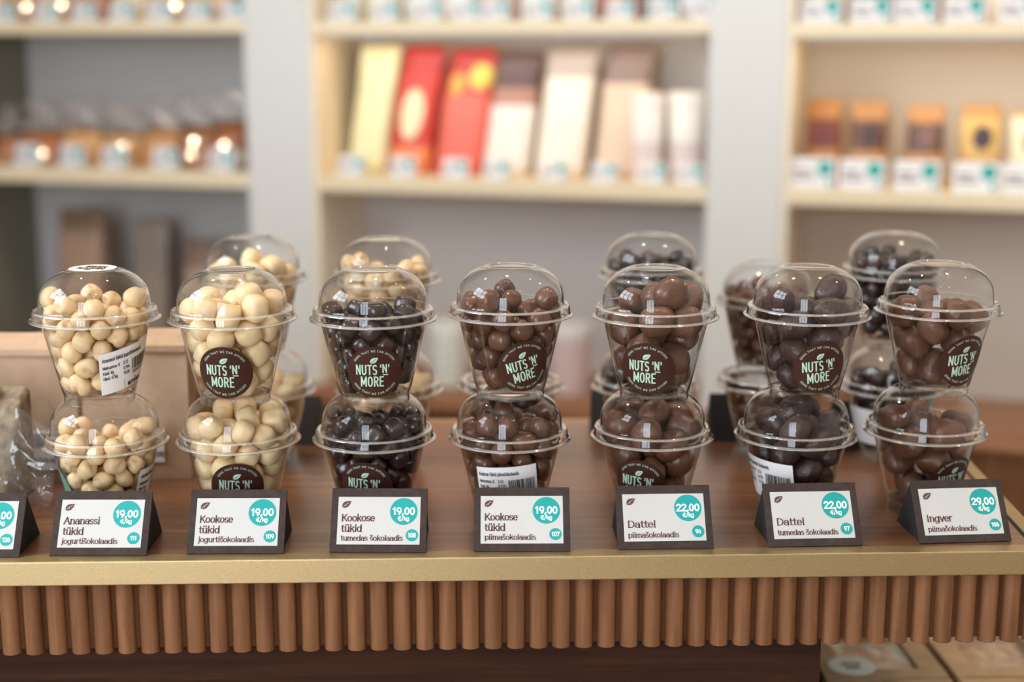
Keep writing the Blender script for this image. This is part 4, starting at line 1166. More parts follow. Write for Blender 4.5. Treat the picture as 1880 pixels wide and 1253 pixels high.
  0,-2179,32,9451,46,-85,81,14,
  1,615,2270,8868,19,58,33,106,
  2,-14,-54,7126,34,-29,-47,-109,
  3,139,-568,8988,6,4,-69,-107]),
 'U4': ('milk_chocolate_coconut', [0,-2602,-452,3446,14,-3,-55,114,
  1,2405,65,2035,46,-80,60,-64,
  2,515,-2348,1955,36,-73,31,92,
  3,490,-351,1901,24,-14,118,-39,
  0,-1533,380,1950,64,24,-23,-104,
  1,2031,-1628,3270,34,-113,-41,-22,
  2,-610,2240,2158,65,64,69,55,
  3,-2147,1638,3391,43,46,-5,110,
  0,1240,1924,1943,18,14,83,94,
  1,-1398,-1822,2041,98,-8,75,28,
  2,-255,2836,4075,12,-115,-11,51,
  3,1973,-2436,5009,103,-60,-43,2,
  0,2755,285,4176,22,32,-51,110,
  1,-456,-859,3707,1,-120,41,12,
  2,2164,2201,4519,94,38,-72,26,
  3,-3022,599,5068,117,-44,5,20,
  0,256,-2835,4008,49,-32,-77,-83,
  1,692,1018,3682,74,17,11,-101,
  2,-1867,2423,5187,17,-80,97,-13,
  3,-1789,-2294,4067,68,-15,84,65,
  0,3113,1093,6081,9,16,-123,-24,
  1,-868,-2959,5678,8,-102,-74,-10,
  2,753,3206,5612,90,-77,46,5,
  3,-2814,-1466,5475,22,101,36,65,
  0,-1118,-286,5589,47,54,-27,101,
  1,-476,1709,6261,35,71,-74,-67,
  2,1183,-517,4942,55,-72,83,-33,
  3,1012,-3313,6529,10,45,-61,101,
  0,3035,-979,5764,40,14,-109,50,
  1,-3018,1812,6715,12,76,-58,-82,
  2,-1783,610,7348,15,-84,58,74,
  3,-2374,-2565,7027,85,-30,-71,54,
  0,-1700,3133,7641,17,-64,-91,59,
  1,3632,-177,7713,84,-18,93,-13,
  2,-3537,-310,6877,47,-76,-8,90,
  3,340,3542,7532,8,121,3,37,
  0,2631,-2337,7349,89,76,-19,44,
  1,347,-1328,6545,45,88,-64,-46,
  2,2048,2754,6788,119,11,38,-21,
  3,-654,-3509,7506,34,-3,-121,-20,
  0,3104,1901,8112,71,77,-14,-70,
  1,1217,815,6724,88,34,-73,-42,
  2,-3538,737,8433,46,96,-65,25,
  3,-511,3638,9150,28,78,93,27,
  0,-3308,-1534,8527,87,-26,-57,-68,
  1,-1973,-3021,9083,84,36,85,-23,
  2,1698,-660,7943,102,65,1,40,
  3,3234,-1586,9193,51,-88,76,-3,
  0,-1118,-1201,8056,46,-67,97,13,
  1,20,1178,8364,63,42,94,40]),
 'L4': ('milk_chocolate_coconut', [0,797,2127,1956,41,52,81,-72,
  1,-1345,1805,2023,1,3,-73,104,
  2,-437,-2965,4883,100,35,-40,-58,
  3,-483,2732,3747,35,43,-39,107,
  0,-198,-1388,3441,115,-16,46,-21,
  1,601,3041,5430,24,51,-2,114,
  2,830,-2115,1857,96,17,34,74,
  3,-2248,-1716,3716,18,-74,-36,-95,
  0,-1472,-1624,1867,5,69,106,-10,
  1,296,58,1852,118,2,2,46,
  2,2314,-1403,2941,98,-56,-52,24,
  3,-1757,106,2952,56,-33,-15,-108,
  0,43,791,3750,109,-56,-5,35,
  1,2341,517,1993,59,52,78,62,
  2,-3034,-72,4588,81,17,-73,-62,
  3,1315,-2480,4304,108,-33,57,3,
  0,1730,2115,3734,49,-41,88,65,
  1,-2261,-2205,5610,12,-118,45,10,
  2,-1406,3074,6049,25,42,-12,-117,
  3,-2227,1744,3988,35,-24,42,-112,
  0,2885,355,4161,16,-103,12,-71,
  1,2567,1933,5695,17,60,30,-107,
  2,1076,-3085,6124,96,30,-16,-76,
  3,962,-527,4960,64,-48,98,-16,
  0,-1108,-506,4986,45,109,47,1,
  1,-3448,-582,6652,66,-44,-87,47,
  2,-2259,-2662,7408,60,94,43,42,
  3,2720,-1541,5184,35,101,59,34,
  0,-1655,3078,8018,68,-32,-46,-91,
  1,-2639,1284,5927,30,-4,23,121,
  2,-3273,-1438,8353,120,19,-1,36,
  3,3361,28,6204,8,-25,-31,-120,
  0,-651,-3409,6927,67,-30,93,-46,
  1,-3391,1366,7825,61,-87,-48,50,
  2,-2704,2413,9426,30,53,103,43,
  3,506,-1213,6700,26,-78,96,11,
  0,1699,3034,7240,114,-38,-25,34,
  1,1311,-3313,7968,25,-4,2,-124,
  2,-496,1338,5502,36,120,-20,11,
  3,2857,-2189,7103,18,-78,41,90,
  0,-501,-1865,8286,63,16,-105,-29,
  1,-2080,348,8867,4,89,-61,-67,
  2,3309,1538,7528,85,67,-19,-63,
  3,1260,753,6438,90,-79,37,22,
  1,-1418,-419,6960,8,-123,28,-9,
  2,2826,-2454,9061,41,-33,-11,-115,
  3,292,3633,8486,19,88,-88,17,
  1,3476,-518,8203,6,-7,-121,39,
  2,-28,2049,7252,55,-103,-14,-47,
  3,-121,-3654,9443,87,-32,61,-62,
  0,-1951,-3053,9350,89,62,61,27,
  1,3417,923,9593,79,-66,50,54,
  2,127,271,8080,31,36,59,102,
  3,1709,1327,8436,51,73,86,28,
  1,-547,-462,9857,22,-83,37,-86,
  2,1524,-1195,8570,69,83,-34,56]),
 'U5': ('milk_chocolate_date', [0,-1017,1481,2191,40,-41,-91,67,
  1,1901,677,2205,82,-3,8,97,
  2,-545,-1637,2062,0,123,31,-9,
  3,1525,-1649,3915,120,37,16,13,
  0,-2235,-266,3846,37,34,3,-117,
  1,705,2447,4179,84,93,-10,-20,
  2,-1971,1752,5683,30,74,83,-54,
  3,2488,778,5568,23,71,-92,-45,
  0,-1026,-2560,4994,110,-39,-25,-43,
  1,-1900,2647,8210,9,-109,-57,31,
  2,60,-382,6371,73,49,-79,-46,
  3,2572,-1333,7168,31,-1,74,-99,
  0,213,-3276,7623,118,-46,-4,-6,
  1,666,2961,6779,2,-120,34,-26,
  2,-2869,-577,6567,63,-90,61,18,
  3,1299,-1366,9757,75,88,11,51,
  0,156,785,8929,5,-40,77,-93,
  2,2944,1767,8603,21,-102,-29,-68]),
 'L5': ('milk_chocolate_date', [0,-1609,-1380,2422,97,-7,82,7,
  1,-1008,1766,2223,6,38,-117,31,
  2,1408,-1694,2388,99,-72,-30,15,
  3,1844,1277,2561,86,-9,-80,46,
  0,-48,-2394,4657,34,65,103,11,
  1,-2264,521,4514,17,26,120,-28,
  2,2333,-791,5144,22,-24,61,106,
  3,-123,2473,4599,2,5,-24,-125,
  0,-2453,-1818,6137,12,49,114,26,
  1,-3022,1025,6901,56,-46,46,-93,
  2,2257,1650,6021,38,-66,8,-101,
  3,1739,-2528,7238,117,12,-41,24,
  0,3007,-220,8237,122,-23,26,-6,
  1,-3019,-1041,8717,15,-18,-118,40,
  2,-275,2955,6975,2,19,-125,15,
  3,-130,-126,6736,32,-122,10,6,
  0,-476,-3266,8362,44,103,-40,46,
  1,-1943,2606,9168,114,10,14,53,
  2,2249,2455,8750,106,-60,16,-31,
  3,69,551,9396,22,-61,109,-10]),
 'U6': ('dark_chocolate_date', [0,-767,1816,2060,4,118,41,22,
  1,-1032,-1384,2223,64,-28,32,-101,
  2,1893,915,2086,72,9,3,104,
  3,-2403,312,3515,76,41,-47,-81,
  0,1379,-1925,2804,72,67,77,-23,
  1,516,99,4093,64,-108,10,-15,
  2,765,2564,4223,16,-23,-123,-11,
  3,1628,-2023,5579,47,114,-30,10,
  0,-2935,-682,6037,38,77,93,-9,
  1,2265,1302,6082,15,3,47,-117,
  2,-937,-2186,4592,102,-42,30,-56,
  3,-2068,1927,5760,76,-93,16,39,
  0,-675,1878,7755,23,59,7,110,
  1,-970,-2752,7023,62,-109,-20,-1,
  2,3302,-496,7492,28,-100,-53,-50,
  3,1953,-2553,8290,87,-91,10,9,
  0,-2959,236,8178,14,-7,68,106,
  1,1762,2884,7934,33,-22,24,118,
  2,409,-463,7732,35,-29,-83,-85,
  3,1942,842,9582,102,43,-47,40,
  0,-2515,-2261,8957,109,-34,-21,-51]),
 'L6': ('dark_chocolate_date', [0,-1691,1268,2168,66,-43,66,-74,
  1,912,-1858,2172,84,-89,-22,28,
  2,715,1486,2156,50,-51,66,-82,
  3,2141,-7,3730,48,-13,-55,-104,
  0,-487,2581,4544,42,-78,87,27,
  1,-1732,-1682,3367,84,-5,82,48,
  2,1688,2166,5410,81,-15,79,-55,
  3,1040,-2409,4712,2,33,15,-122,
  0,-2549,690,4304,74,18,-33,-96,
  1,2622,-597,6211,3,67,102,33,
  2,-2530,1940,6532,12,-51,29,-112,
  3,-909,-2596,6250,56,-31,74,-81,
  0,-204,-85,5315,63,-78,-61,-48,
  1,1941,-2717,7614,25,45,31,-112,
  2,-2969,-1115,6498,88,-54,70,22,
  3,42,-3311,8790,2,-114,-16,-54,
  0,2901,1746,8015,52,-72,65,64,
  1,-2021,415,8512,46,-116,13,22,
  2,-498,3368,7369,25,35,-76,92,
  0,810,-193,7978,100,-7,-37,68,
  1,-29,-712,10164,40,0,86,-85,
  0,957,2883,9223,73,20,-41,-93]),
 'U7': ('milk_chocolate_ginger', [0,2243,-234,2335,93,-34,-75,27,
  1,356,1508,2356,14,-82,4,96,
  2,-94,-1552,2604,2,-100,-21,-75,
  3,-2194,328,2376,54,54,-85,-56,
  0,2116,1456,4849,45,-83,78,32,
  1,2000,-1791,4815,50,101,-33,49,
  2,-2261,-1346,4864,41,-45,-101,47,
  3,-1460,1881,4567,46,-13,48,108,
  0,-3221,831,6804,4,-76,28,-98,
  1,-285,-2957,6376,82,52,25,78,
  2,2729,267,7049,31,-45,-110,-31,
  3,602,2763,6612,68,54,91,16,
  0,-1300,2814,7828,8,-68,8,107,
  1,1745,-2618,7730,103,-37,55,-34,
  3,-598,-71,7067,18,21,119,36,
  0,-2786,-1995,7684,86,-22,83,39]),
 'L7': ('milk_chocolate_ginger', [0,1147,1522,2050,0,127,-1,-4,
  1,-765,-1691,2400,59,63,57,73,
  2,1571,-1058,2580,84,-16,94,0,
  3,-1583,1212,2461,101,-5,76,-6,
  0,-1497,1971,5389,27,-12,-100,73,
  1,1244,1972,4355,24,-14,3,-124,
  2,928,-2080,5313,118,26,-12,-36,
  3,-2196,-753,4873,52,-102,-53,11,
  0,1177,2646,6836,44,11,-92,-75,
  1,-2957,745,7311,4,-106,-69,-14,
  2,-1421,-2562,6841,31,-33,-26,116,
  3,2645,427,6014,1,-120,-41,8,
  0,2848,1038,8237,2,-125,-21,7,
  1,-2840,-1539,8970,3,-117,-48,-7,
  2,1983,-2655,7887,86,-87,-20,27,
  3,-1082,2913,8278,67,-34,102,9,
  3,-60,131,7599,80,38,49,-77]),
 'B1': ('yoghurt_coated_coconut', [0,-1197,2217,2840,56,-34,-91,-59,
  1,1124,2232,3500,17,-71,95,-42,
  2,358,-2515,3133,97,-42,-65,-30,
  3,2385,636,2727,71,13,104,11,
  0,182,435,2069,96,-27,21,76,
  1,-1311,-1555,2057,41,-29,85,-79,
  2,-2352,283,1996,69,-74,-63,44,
  3,1790,-1302,1982,28,-119,30,-14,
  0,1059,-2605,5234,7,119,-33,-29,
  1,-310,444,4299,43,-51,-81,71,
  2,-2221,1709,4647,31,-49,113,6,
  3,2498,-1125,4160,11,-41,66,-100,
  0,-1412,-2213,4274,34,-52,108,-24,
  1,-287,2824,4976,57,75,-78,-33,
  2,-2594,-440,4051,28,-5,94,-81,
  3,2620,1256,4872,61,-13,-47,-100,
  0,-947,-3199,6502,32,46,92,-67,
  1,2032,-2573,6952,30,57,-108,-17,
  2,1485,2677,5898,99,29,40,62,
  3,-1793,2841,6685,106,-26,56,31,
  0,-3049,953,6263,78,26,5,-96,
  1,-2764,-1521,6012,9,-67,-107,-10,
  2,3051,-562,6128,14,17,-17,124,
  3,-568,-1076,6081,72,95,-25,-35,
  0,-3434,-480,8072,71,-42,-63,-74,
  1,-2053,-2168,8013,55,-51,24,100,
  2,2807,1744,7012,23,36,-115,-32,
  3,125,3394,7354,110,-29,-22,51,
  0,-2838,2039,8386,61,17,4,-110,
  1,1035,340,6400,41,-88,17,80,
  2,3610,-845,8018,55,-51,83,-60,
  3,452,-3483,8340,80,-20,-51,82,
  0,-5,-1123,8280,68,81,-35,-60,
  1,1729,-149,8591,64,-35,-83,63,
  2,1913,2830,8464,66,-3,-43,-100,
  3,-947,900,7185,38,-39,93,67,
  0,-20,1722,9216,47,96,-29,62,
  1,2277,-2596,9129,48,-53,2,-105]),
 'C1': ('yoghurt_coated_coconut', [0,320,2444,3712,28,53,-112,-4,
  1,2561,-449,3235,90,43,73,29,
  2,-365,2030,1865,92,2,3,88,
  3,1750,1451,1997,68,-53,78,50,
  0,-958,283,3558,54,44,-94,-49,
  1,856,-2215,3105,68,3,-61,88,
  2,-1202,-1674,2115,70,-49,81,46,
  3,770,-310,2039,73,-83,44,44,
  0,-1618,2685,5381,52,-23,-96,-61,
  1,2231,1606,4402,72,-50,-91,-9,
  2,406,-923,5063,39,33,89,74,
  3,2349,-1955,4955,61,-16,96,-54,
  0,672,2899,5825,36,95,-64,-42,
  1,-434,-2869,4808,19,-52,-82,-79,
  2,-2796,757,4490,65,73,68,44,
  3,-2227,-1600,4148,45,9,-19,-117,
  0,-826,3205,7716,38,71,69,70,
  1,1276,-2980,6393,33,-16,119,27,
  2,2672,2098,6792,111,-17,-28,-52,
  3,-1045,658,5970,62,87,-35,-59,
  0,3200,107,5733,71,-43,93,-25,
  1,-1827,-2697,6667,92,69,16,52,
  2,-3107,-1043,6059,84,31,-81,-39,
  3,-3103,1234,6590,22,-121,20,-24,
  0,2820,-1656,7462,54,100,-56,-10,
  1,-3188,-1411,8192,2,70,105,13,
  2,3421,287,8034,41,119,-3,-17,
  3,1397,3196,7968,112,53,-28,6,
  0,1104,565,6889,33,0,100,70,
  1,-97,-1218,7199,110,39,11,-48]),
 'B2': ('yoghurt_coated_pineapple', [0,291,1592,1970,56,-73,-73,-49,
  1,1602,-844,3577,16,-70,-77,71,
  2,-1927,1562,1888,33,74,-31,93,
  3,-79,-1059,2899,39,89,52,63,
  0,-1011,802,3289,39,-96,-38,63,
  1,-818,128,1715,25,105,-65,16,
  2,-2213,-894,1917,103,57,-48,-10,
  3,987,69,1904,47,60,84,-57,
  0,2414,810,1889,18,-66,-51,94,
  1,2160,-1102,1858,51,16,94,-67,
  2,2747,604,3843,29,-45,107,-42,
  3,1615,-2503,4119,24,-58,106,31,
  0,-779,2765,3108,6,20,-111,-57,
  1,824,-2279,1907,8,67,29,-103,
  2,1665,2204,2915,87,-79,45,-15,
  3,-997,-2309,1884,93,-46,54,48,
  0,653,722,3721,2,52,-99,61,
  1,-1002,-934,4421,48,-50,105,-14,
  2,-2355,1723,3911,88,10,-81,-41,
  3,-2729,270,3062,65,-21,-55,-92,
  0,924,3073,4396,21,-1,111,58,
  1,302,-3049,5165,99,27,9,-74,
  2,-1285,838,5121,39,-13,41,-113,
  3,-3177,409,4919,30,-88,82,29,
  0,1437,191,5208,57,0,-96,61,
  1,-2803,-1282,4315,84,17,84,41,
  2,-1238,2824,4871,23,12,-123,15,
  3,2814,-1212,4907,26,23,13,121,
  0,2271,1787,4714,68,-14,-66,-83,
  1,-69,-2865,3411,95,-44,58,43,
  2,-3072,-1245,5989,2,10,-23,124,
  3,610,-1235,5096,31,102,21,-67,
  0,1896,-2436,5740,65,3,-26,106,
  1,3341,386,5730,57,-38,106,17,
  2,1978,2661,5962,6,-32,101,-69,
  3,-2609,1978,5841,33,-101,59,-36,
  0,86,3409,5985,70,103,-7,24,
  1,285,1651,5223,19,101,45,-59,
  2,-624,-3390,6402,2,-7,-18,125,
  3,-1645,-2623,4248,76,64,-61,49,
  0,-2358,-2551,6957,4,1,-32,-123,
  1,-1716,3106,6649,75,9,-98,29,
  2,-3357,487,6660,1,-16,-11,125,
  3,3048,1704,6932,62,-105,-36,-1,
  0,3197,-1077,6579,16,36,83,87,
  1,895,3506,7580,48,28,-112,-21,
  2,1240,-3513,6868,46,-45,-71,-83,
  3,-1135,-3570,7944,19,-7,-125,-10,
  0,-1489,-278,6273,48,-60,-94,-37,
  1,1202,-693,6705,102,67,-13,-33,
  2,-35,804,6817,12,99,75,21,
  3,619,-3643,8530,83,-10,-16,94,
  0,2297,2639,7911,32,108,58,8,
  1,3621,283,7671,109,-29,-59,-7,
  2,-3417,-1107,7674,10,89,90,9,
  3,-3026,2028,7514,48,-116,16,0,
  0,-296,-1635,6599,18,31,109,-54,
  1,-2741,-2601,8555,78,-87,20,-47,
  2,-953,3496,8174,6,91,-88,-5,
  3,2639,-2407,7314,10,10,34,122,
  0,953,-1760,8050,24,-92,84,5,
  1,-3658,684,8379,26,-104,-48,-48,
  2,2069,-3035,8970,22,105,-43,-53,
  3,-1112,-1759,8085,45,-17,-20,116,
  0,-2563,2875,9034,81,67,68,-23,
  1,-3699,-809,9387,75,-24,-86,51,
  3,3381,1719,8914,27,95,-50,-63,
  0,-1104,1686,7713,48,14,106,-48,
  1,3515,-1404,8484,75,74,55,44,
  2,1470,846,7861,59,-24,-103,-38,
  3,-843,-30,8026,10,7,52,115,
  0,2255,-349,8767,70,83,28,60]),
 'C2': ('yoghurt_coated_pineapple', [0,646,2378,1975,8,-55,25,111,
  1,-1489,1500,1880,1,113,38,-45,
  2,-1061,-2480,2555,58,84,-67,35,
  3,1622,-828,1871,83,-12,93,19,
  0,122,723,2034,51,88,-48,59,
  1,-118,-950,1855,83,-41,16,86,
  2,-1038,2416,3093,7,3,-113,58,
  3,-1965,-1052,1771,33,17,-36,-116,
  0,773,-2287,2385,39,-84,74,47,
  1,1876,996,1717,0,99,74,29,
  2,457,2831,3958,84,-79,24,-46,
  3,164,-2961,3923,10,-27,-91,-83,
  0,-2638,151,2702,33,91,82,5,
  1,-2412,1588,3890,6,-86,-31,-88,
  2,2028,1819,3501,5,-109,20,62,
  3,-447,-713,3468,91,82,-34,-2,
  0,2550,-34,3071,116,-26,34,-27,
  1,-2230,-1594,3467,50,89,-18,73,
  2,-20,1037,3938,82,12,27,-93,
  3,2103,-1825,3391,45,93,-73,-7,
  0,-1656,63,4406,8,38,-53,-109,
  1,-1276,2936,4830,26,46,-80,-83,
  2,-3087,-1084,5198,64,13,-98,48,
  3,1117,-262,4414,49,-7,-103,-55,
  0,-1497,-2919,4704,67,77,-65,38,
  1,1886,2653,5315,9,-102,24,71,
  2,2922,-932,4661,51,88,-34,68,
  3,1498,-2758,4879,68,70,-80,9,
  0,-2933,725,5318,31,5,119,33,
  1,2895,841,4698,36,-4,95,77,
  2,2993,1689,6343,13,106,-59,-35,
  3,3502,-176,6244,57,-46,-48,92,
  0,-1004,1340,5649,45,114,19,-28,
  1,389,3418,5790,53,75,29,-83,
  2,-3463,107,6631,3,-1,41,-120,
  3,2670,-2253,6045,60,1,-81,-78,
  0,-2305,-2400,6264,58,-48,53,-87,
  1,1281,-1311,5917,90,-71,-24,49,
  2,142,-3192,5733,91,-9,-81,36,
  3,-2528,2335,5952,71,-75,-64,-36,
  0,2698,-1309,7260,28,117,-33,23,
  1,-1123,-3487,7028,22,-42,-70,-95,
  2,1776,3064,7007,104,-28,-27,62,
  3,-1098,3322,6582,35,19,119,17,
  0,790,1470,5640,77,15,-88,47,
  1,3233,1717,7883,34,-18,-120,-19,
  2,-512,-1453,5125,58,17,-28,-108,
  3,-3364,1694,7495,19,82,-25,91,
  0,-3317,-1416,7379,93,-31,-80,-16,
  1,1417,-3313,7068,0,-122,-1,37,
  2,2480,-2715,8341,75,-1,31,-98,
  3,-660,-1815,6866,69,-41,-92,-35,
  0,3816,5,8114,91,-10,88,-1,
  1,-2158,3066,7838,55,7,73,-88,
  2,-3679,195,8433,70,-7,-72,77,
  3,2152,3125,8749,50,26,47,104,
  0,21,47,6312,6,108,-29,-60,
  1,341,3577,7705,50,71,-93,9,
  2,-25,-3612,8260,9,84,-90,-30,
  3,-1640,-555,6109,81,-81,0,-55,
  0,1840,370,6731,43,-83,-18,-84,
  1,-953,3592,9080,56,-19,-111,-17,
  2,750,-920,7504,53,6,-14,114,
  3,-374,1786,7189,48,44,-4,-109]),
 'C3': ('dark_chocolate_nut', [0,-1462,-1988,1760,49,-74,-51,-75,
  1,-1085,-343,2106,87,-28,40,-78,
  2,1396,2091,1834,96,28,68,-40,
  0,490,-655,1809,48,-65,28,-94,
  1,-1815,1812,2358,95,73,36,-24,
  2,2191,1504,3044,116,35,11,36,
  0,2011,-1522,2079,96,-28,-23,74,
  1,-203,2566,2373,19,-20,58,-110,
  2,2743,-144,2844,79,3,4,-99,
  0,1732,520,1741,52,21,41,106,
  1,292,-2386,1753,65,105,-11,26,
  2,-2479,329,1720,49,-53,61,-85,
  0,42,977,1791,16,40,-109,-49,
  1,912,224,3248,38,75,-94,-11,
  2,70,-2883,3337,60,-102,13,44,
  0,-2772,615,3400,61,-102,0,-45,
  1,2700,-1189,4168,14,-114,-10,54,
  2,-715,2847,3910,31,22,59,106,
  0,-2478,-1084,2776,113,10,57,1,
  1,-2130,2020,4047,71,-36,-9,98,
  2,1700,-2390,3485,25,-74,52,86,
  0,-649,1203,3397,67,89,-60,-3,
  1,-136,-1281,3266,15,-49,112,29,
  2,2279,2187,4544,112,16,25,-51,
  0,-1507,-2318,3430,4,92,-22,-84,
  1,1058,2706,3578,108,-40,51,-12,
  2,577,-3206,4859,11,-4,-90,-89,
  0,816,-1609,4718,115,-38,31,22,
  1,-1405,-312,3840,53,109,24,-29,
  2,2247,-2478,5237,64,107,19,14,
  0,-2877,1692,5554,92,83,-5,-27,
  1,-2590,-1525,4395,41,-9,85,84,
  2,-3249,67,4873,64,73,16,80,
  0,-1200,-2952,5009,102,24,46,55,
  1,583,1327,4481,94,-23,15,81,
  2,1746,1172,5621,51,-114,-3,23,
  0,2981,569,4280,52,3,-111,33,
  1,902,3199,5262,22,119,-5,39,
  2,-1787,2917,5490,58,-63,-72,-61,
  0,-833,-1294,5056,19,30,-115,41,
  1,-1874,-43,5597,44,50,-99,43,
  2,2227,2618,6212,19,2,-115,-51,
  0,-421,3421,6294,82,5,-97,-12,
  1,1345,-3251,6405,50,104,-31,43,
  2,3260,-443,5514,51,-109,-21,33,
  0,-3497,447,6531,32,38,-110,39,
  1,-354,-3526,6328,21,81,-3,-95,
  2,1466,-123,4826,1,-34,-44,-114,
  0,-1034,1416,5129,68,-94,-51,-8,
  1,-2320,-2611,6272,47,-92,-19,-72,
  2,3296,1063,6295,59,12,-17,-110,
  0,-3143,-1232,5901,55,22,-53,99,
  1,1111,3527,7110,77,18,-99,-4,
  2,3205,-1727,6560,78,-29,81,-51,
  0,1618,-1093,6113,20,-43,-106,-51,
  1,274,1868,6110,100,-8,13,77,
  2,126,-1999,6297,19,6,103,-71]),
 'B4': ('dark_chocolate_nut', [0,-348,-2286,1758,43,45,-109,-19,
  1,-1888,-1618,2145,102,18,-36,63,
  2,-953,-254,1855,70,-28,102,7,
  0,-2518,14,2089,17,-38,13,119,
  1,-1108,-2594,3333,46,-64,-99,-14,
  2,1014,2343,1889,76,64,-43,67,
  0,1453,-1986,2054,39,7,53,-108,
  1,-100,1112,1781,22,22,-37,118,
  2,-1782,1570,1814,26,97,-69,36,
  0,2390,-532,1779,47,23,-4,116,
  1,-586,2554,2382,13,-123,5,-30,
  2,1538,878,2057,24,101,29,67,
  0,647,-586,1797,93,-80,-2,32,
  1,-2331,-1904,4307,54,58,18,-97,
  2,-51,-2985,4576,69,-63,-73,47,
  0,1155,-153,3390,58,-7,108,-32,
  1,2774,384,3186,51,56,-17,100,
  2,-829,971,3328,83,-80,49,-22,
  0,626,2811,3628,36,-75,56,78,
  1,-2894,-389,3723,14,-117,44,-21,
  2,606,-2747,3157,4,-123,-17,-25,
  0,2430,-1267,3282,0,119,19,-40,
  1,-2518,1178,3371,50,-36,23,109,
  2,-1463,2573,3789,51,20,2,-115,
  0,-209,-1168,3138,4,113,-21,-53,
  1,1987,1913,3380,33,-50,36,-106,
  2,-2196,2371,5065,23,-31,116,35,
  0,2901,1256,4774,11,17,-50,115,
  1,-3128,-803,5361,22,27,-37,-116,
  2,-247,3211,4984,8,121,19,33,
  0,1858,-2457,4388,67,103,9,30,
  1,3021,-547,4605,73,82,63,13,
  2,-2987,765,4918,120,-21,-27,22,
  0,-1276,-357,4195,92,30,48,-66,
  1,-1411,-2915,5282,14,-89,-89,14,
  2,518,1182,4176,41,-92,5,77,
  0,683,-1308,4553,41,-64,73,70,
  1,1137,-3124,5732,109,-39,33,-41,
  2,1805,2673,4843,112,35,-19,-45,
  0,-2848,-2094,6285,102,69,1,32,
  1,3195,1451,6442,13,-62,102,-42,
  2,-1141,3246,6280,62,-57,-26,91,
  0,-2572,2529,6640,25,89,2,88,
  1,-1024,1137,4975,98,55,-30,-51,
  2,-1668,-3227,6933,96,9,-40,-72,
  0,1091,3284,6199,34,10,122,2,
  1,-3451,935,6430,108,-35,-19,53,
  2,2721,-1841,5722,5,-121,37,-3,
  0,3481,-231,6170,114,-51,23,1,
  1,-852,-1198,5466,89,-39,-56,59,
  2,-246,-3556,6436,2,-52,33,111,
  0,1529,123,4995,30,-49,59,96,
  1,-3335,1681,7927,84,-88,-30,20,
  2,-1851,135,6052,11,-1,-124,-25,
  0,2289,-2863,6965,108,-31,53,-25,
  1,3665,163,7765,28,-105,-33,57,
  2,-2672,-2706,7945,111,-27,-37,-41,
  0,3309,-1547,7248,38,28,75,-91,
  1,2442,2863,7178,110,-22,-24,-55,
  2,1197,1594,5755,9,-113,-46,-35,
  0,-20,3651,7419,6,-68,-5,-107,
  1,1013,-1424,6184,32,-107,57,-20,
  2,-629,-3815,8155,72,-77,50,50,
  0,-1706,3363,7853,66,-56,-93,-5,
  1,-3581,-707,7008,88,4,77,50,
  2,3325,1661,8092,101,72,-13,26,
  0,3615,-1172,8867,8,11,-90,-88,
  1,1898,308,6676,54,109,-31,21,
  2,2756,-2552,8481,123,-10,31,-4,
  0,722,-2466,7544,33,-24,-31,-116,
  1,-3797,143,8459,9,-47,-118,-1,
  2,-3521,-1541,8615,35,43,114,-5,
  0,1374,3508,8354,100,20,-25,-71,
  1,-1849,-3326,9400,43,-65,-98,18,
  2,-474,3648,8956,86,27,-22,-87,
  0,-2708,2705,9093,2,-34,-55,-109,
  1,-721,-1782,6954,16,65,-57,-92,
  2,-485,1625,6345,8,15,-124,-24,
  0,19,-3093,9553,86,-46,-16,-80,
  1,1369,-3637,8599,99,15,-72,31,
  2,256,148,6096,44,-83,-85,-11,
  0,995,2062,7348,46,6,115,27,
  1,-2122,560,8458,31,-71,-6,-100,
  2,411,1854,8864,11,-8,28,-123,
  1,2661,2645,9172,94,65,-24,50,
  2,-2064,-1184,7644,55,5,94,-65,
  0,1752,-1045,7647,14,-80,-3,98,
  1,-963,1755,7852,70,75,49,57,
  2,-890,131,7357,98,78,14,14,
  0,811,513,7995,83,-59,-58,-48,
  1,-974,-2318,8453,14,117,25,40,
  2,70,-898,8141,108,-41,51,-11]),
 'C4': ('dark_chocolate_nut', [0,-717,-1766,1773,59,72,17,85,
  1,1130,2231,2219,95,-43,-19,70,
  2,-1774,2066,3124,82,-16,-62,72,
  0,-275,2757,3093,87,-51,-68,-36,
  1,2165,905,1730,71,-101,11,28,
  2,2121,-139,3086,59,-104,-5,42,
  0,1307,-707,1792,35,-112,-26,42,
  1,-2242,805,1738,46,-117,12,-17,
  2,2137,-1685,2755,16,-25,79,-95,
  0,-2270,-885,1801,10,19,-99,-76,
  1,305,658,1784,2,-94,-78,33,
  2,441,-1437,3016,7,64,58,-93,
  0,-855,1905,1767,93,-24,-9,83,
  1,-364,1081,3265,28,-48,59,98,
  2,0,3054,4628,23,44,-116,13,
  0,579,-147,4054,48,-80,-39,-77,
  1,-1707,2543,4738,61,79,24,74,
  2,-2676,-995,3370,23,-109,56,-22,
  0,-980,-459,2893,57,-113,-2,-11,
  1,1655,-2423,4135,70,-74,51,-56,
  2,1380,2520,3813,32,4,17,-122,
  0,2830,-1130,4193,12,50,-68,-94,
  1,-2720,813,3425,9,70,100,-34,
  2,2378,1460,3174,41,86,-78,31,
  0,-1523,-2309,3213,10,89,51,74,
  1,78,-2892,3569,33,96,-23,73,
  2,-2629,-1894,4711,41,-23,-110,43,
  0,2592,1827,4832,40,-82,67,-59,
  1,3254,202,5135,42,78,90,-13,
  2,2514,-2203,5528,100,-32,72,1,
  0,-3114,-230,4746,105,15,3,-70,
  1,574,-3207,5262,103,39,43,47,
  2,-1377,-808,4397,123,-21,7,-25,
  0,1415,2957,5415,29,-121,-22,15,
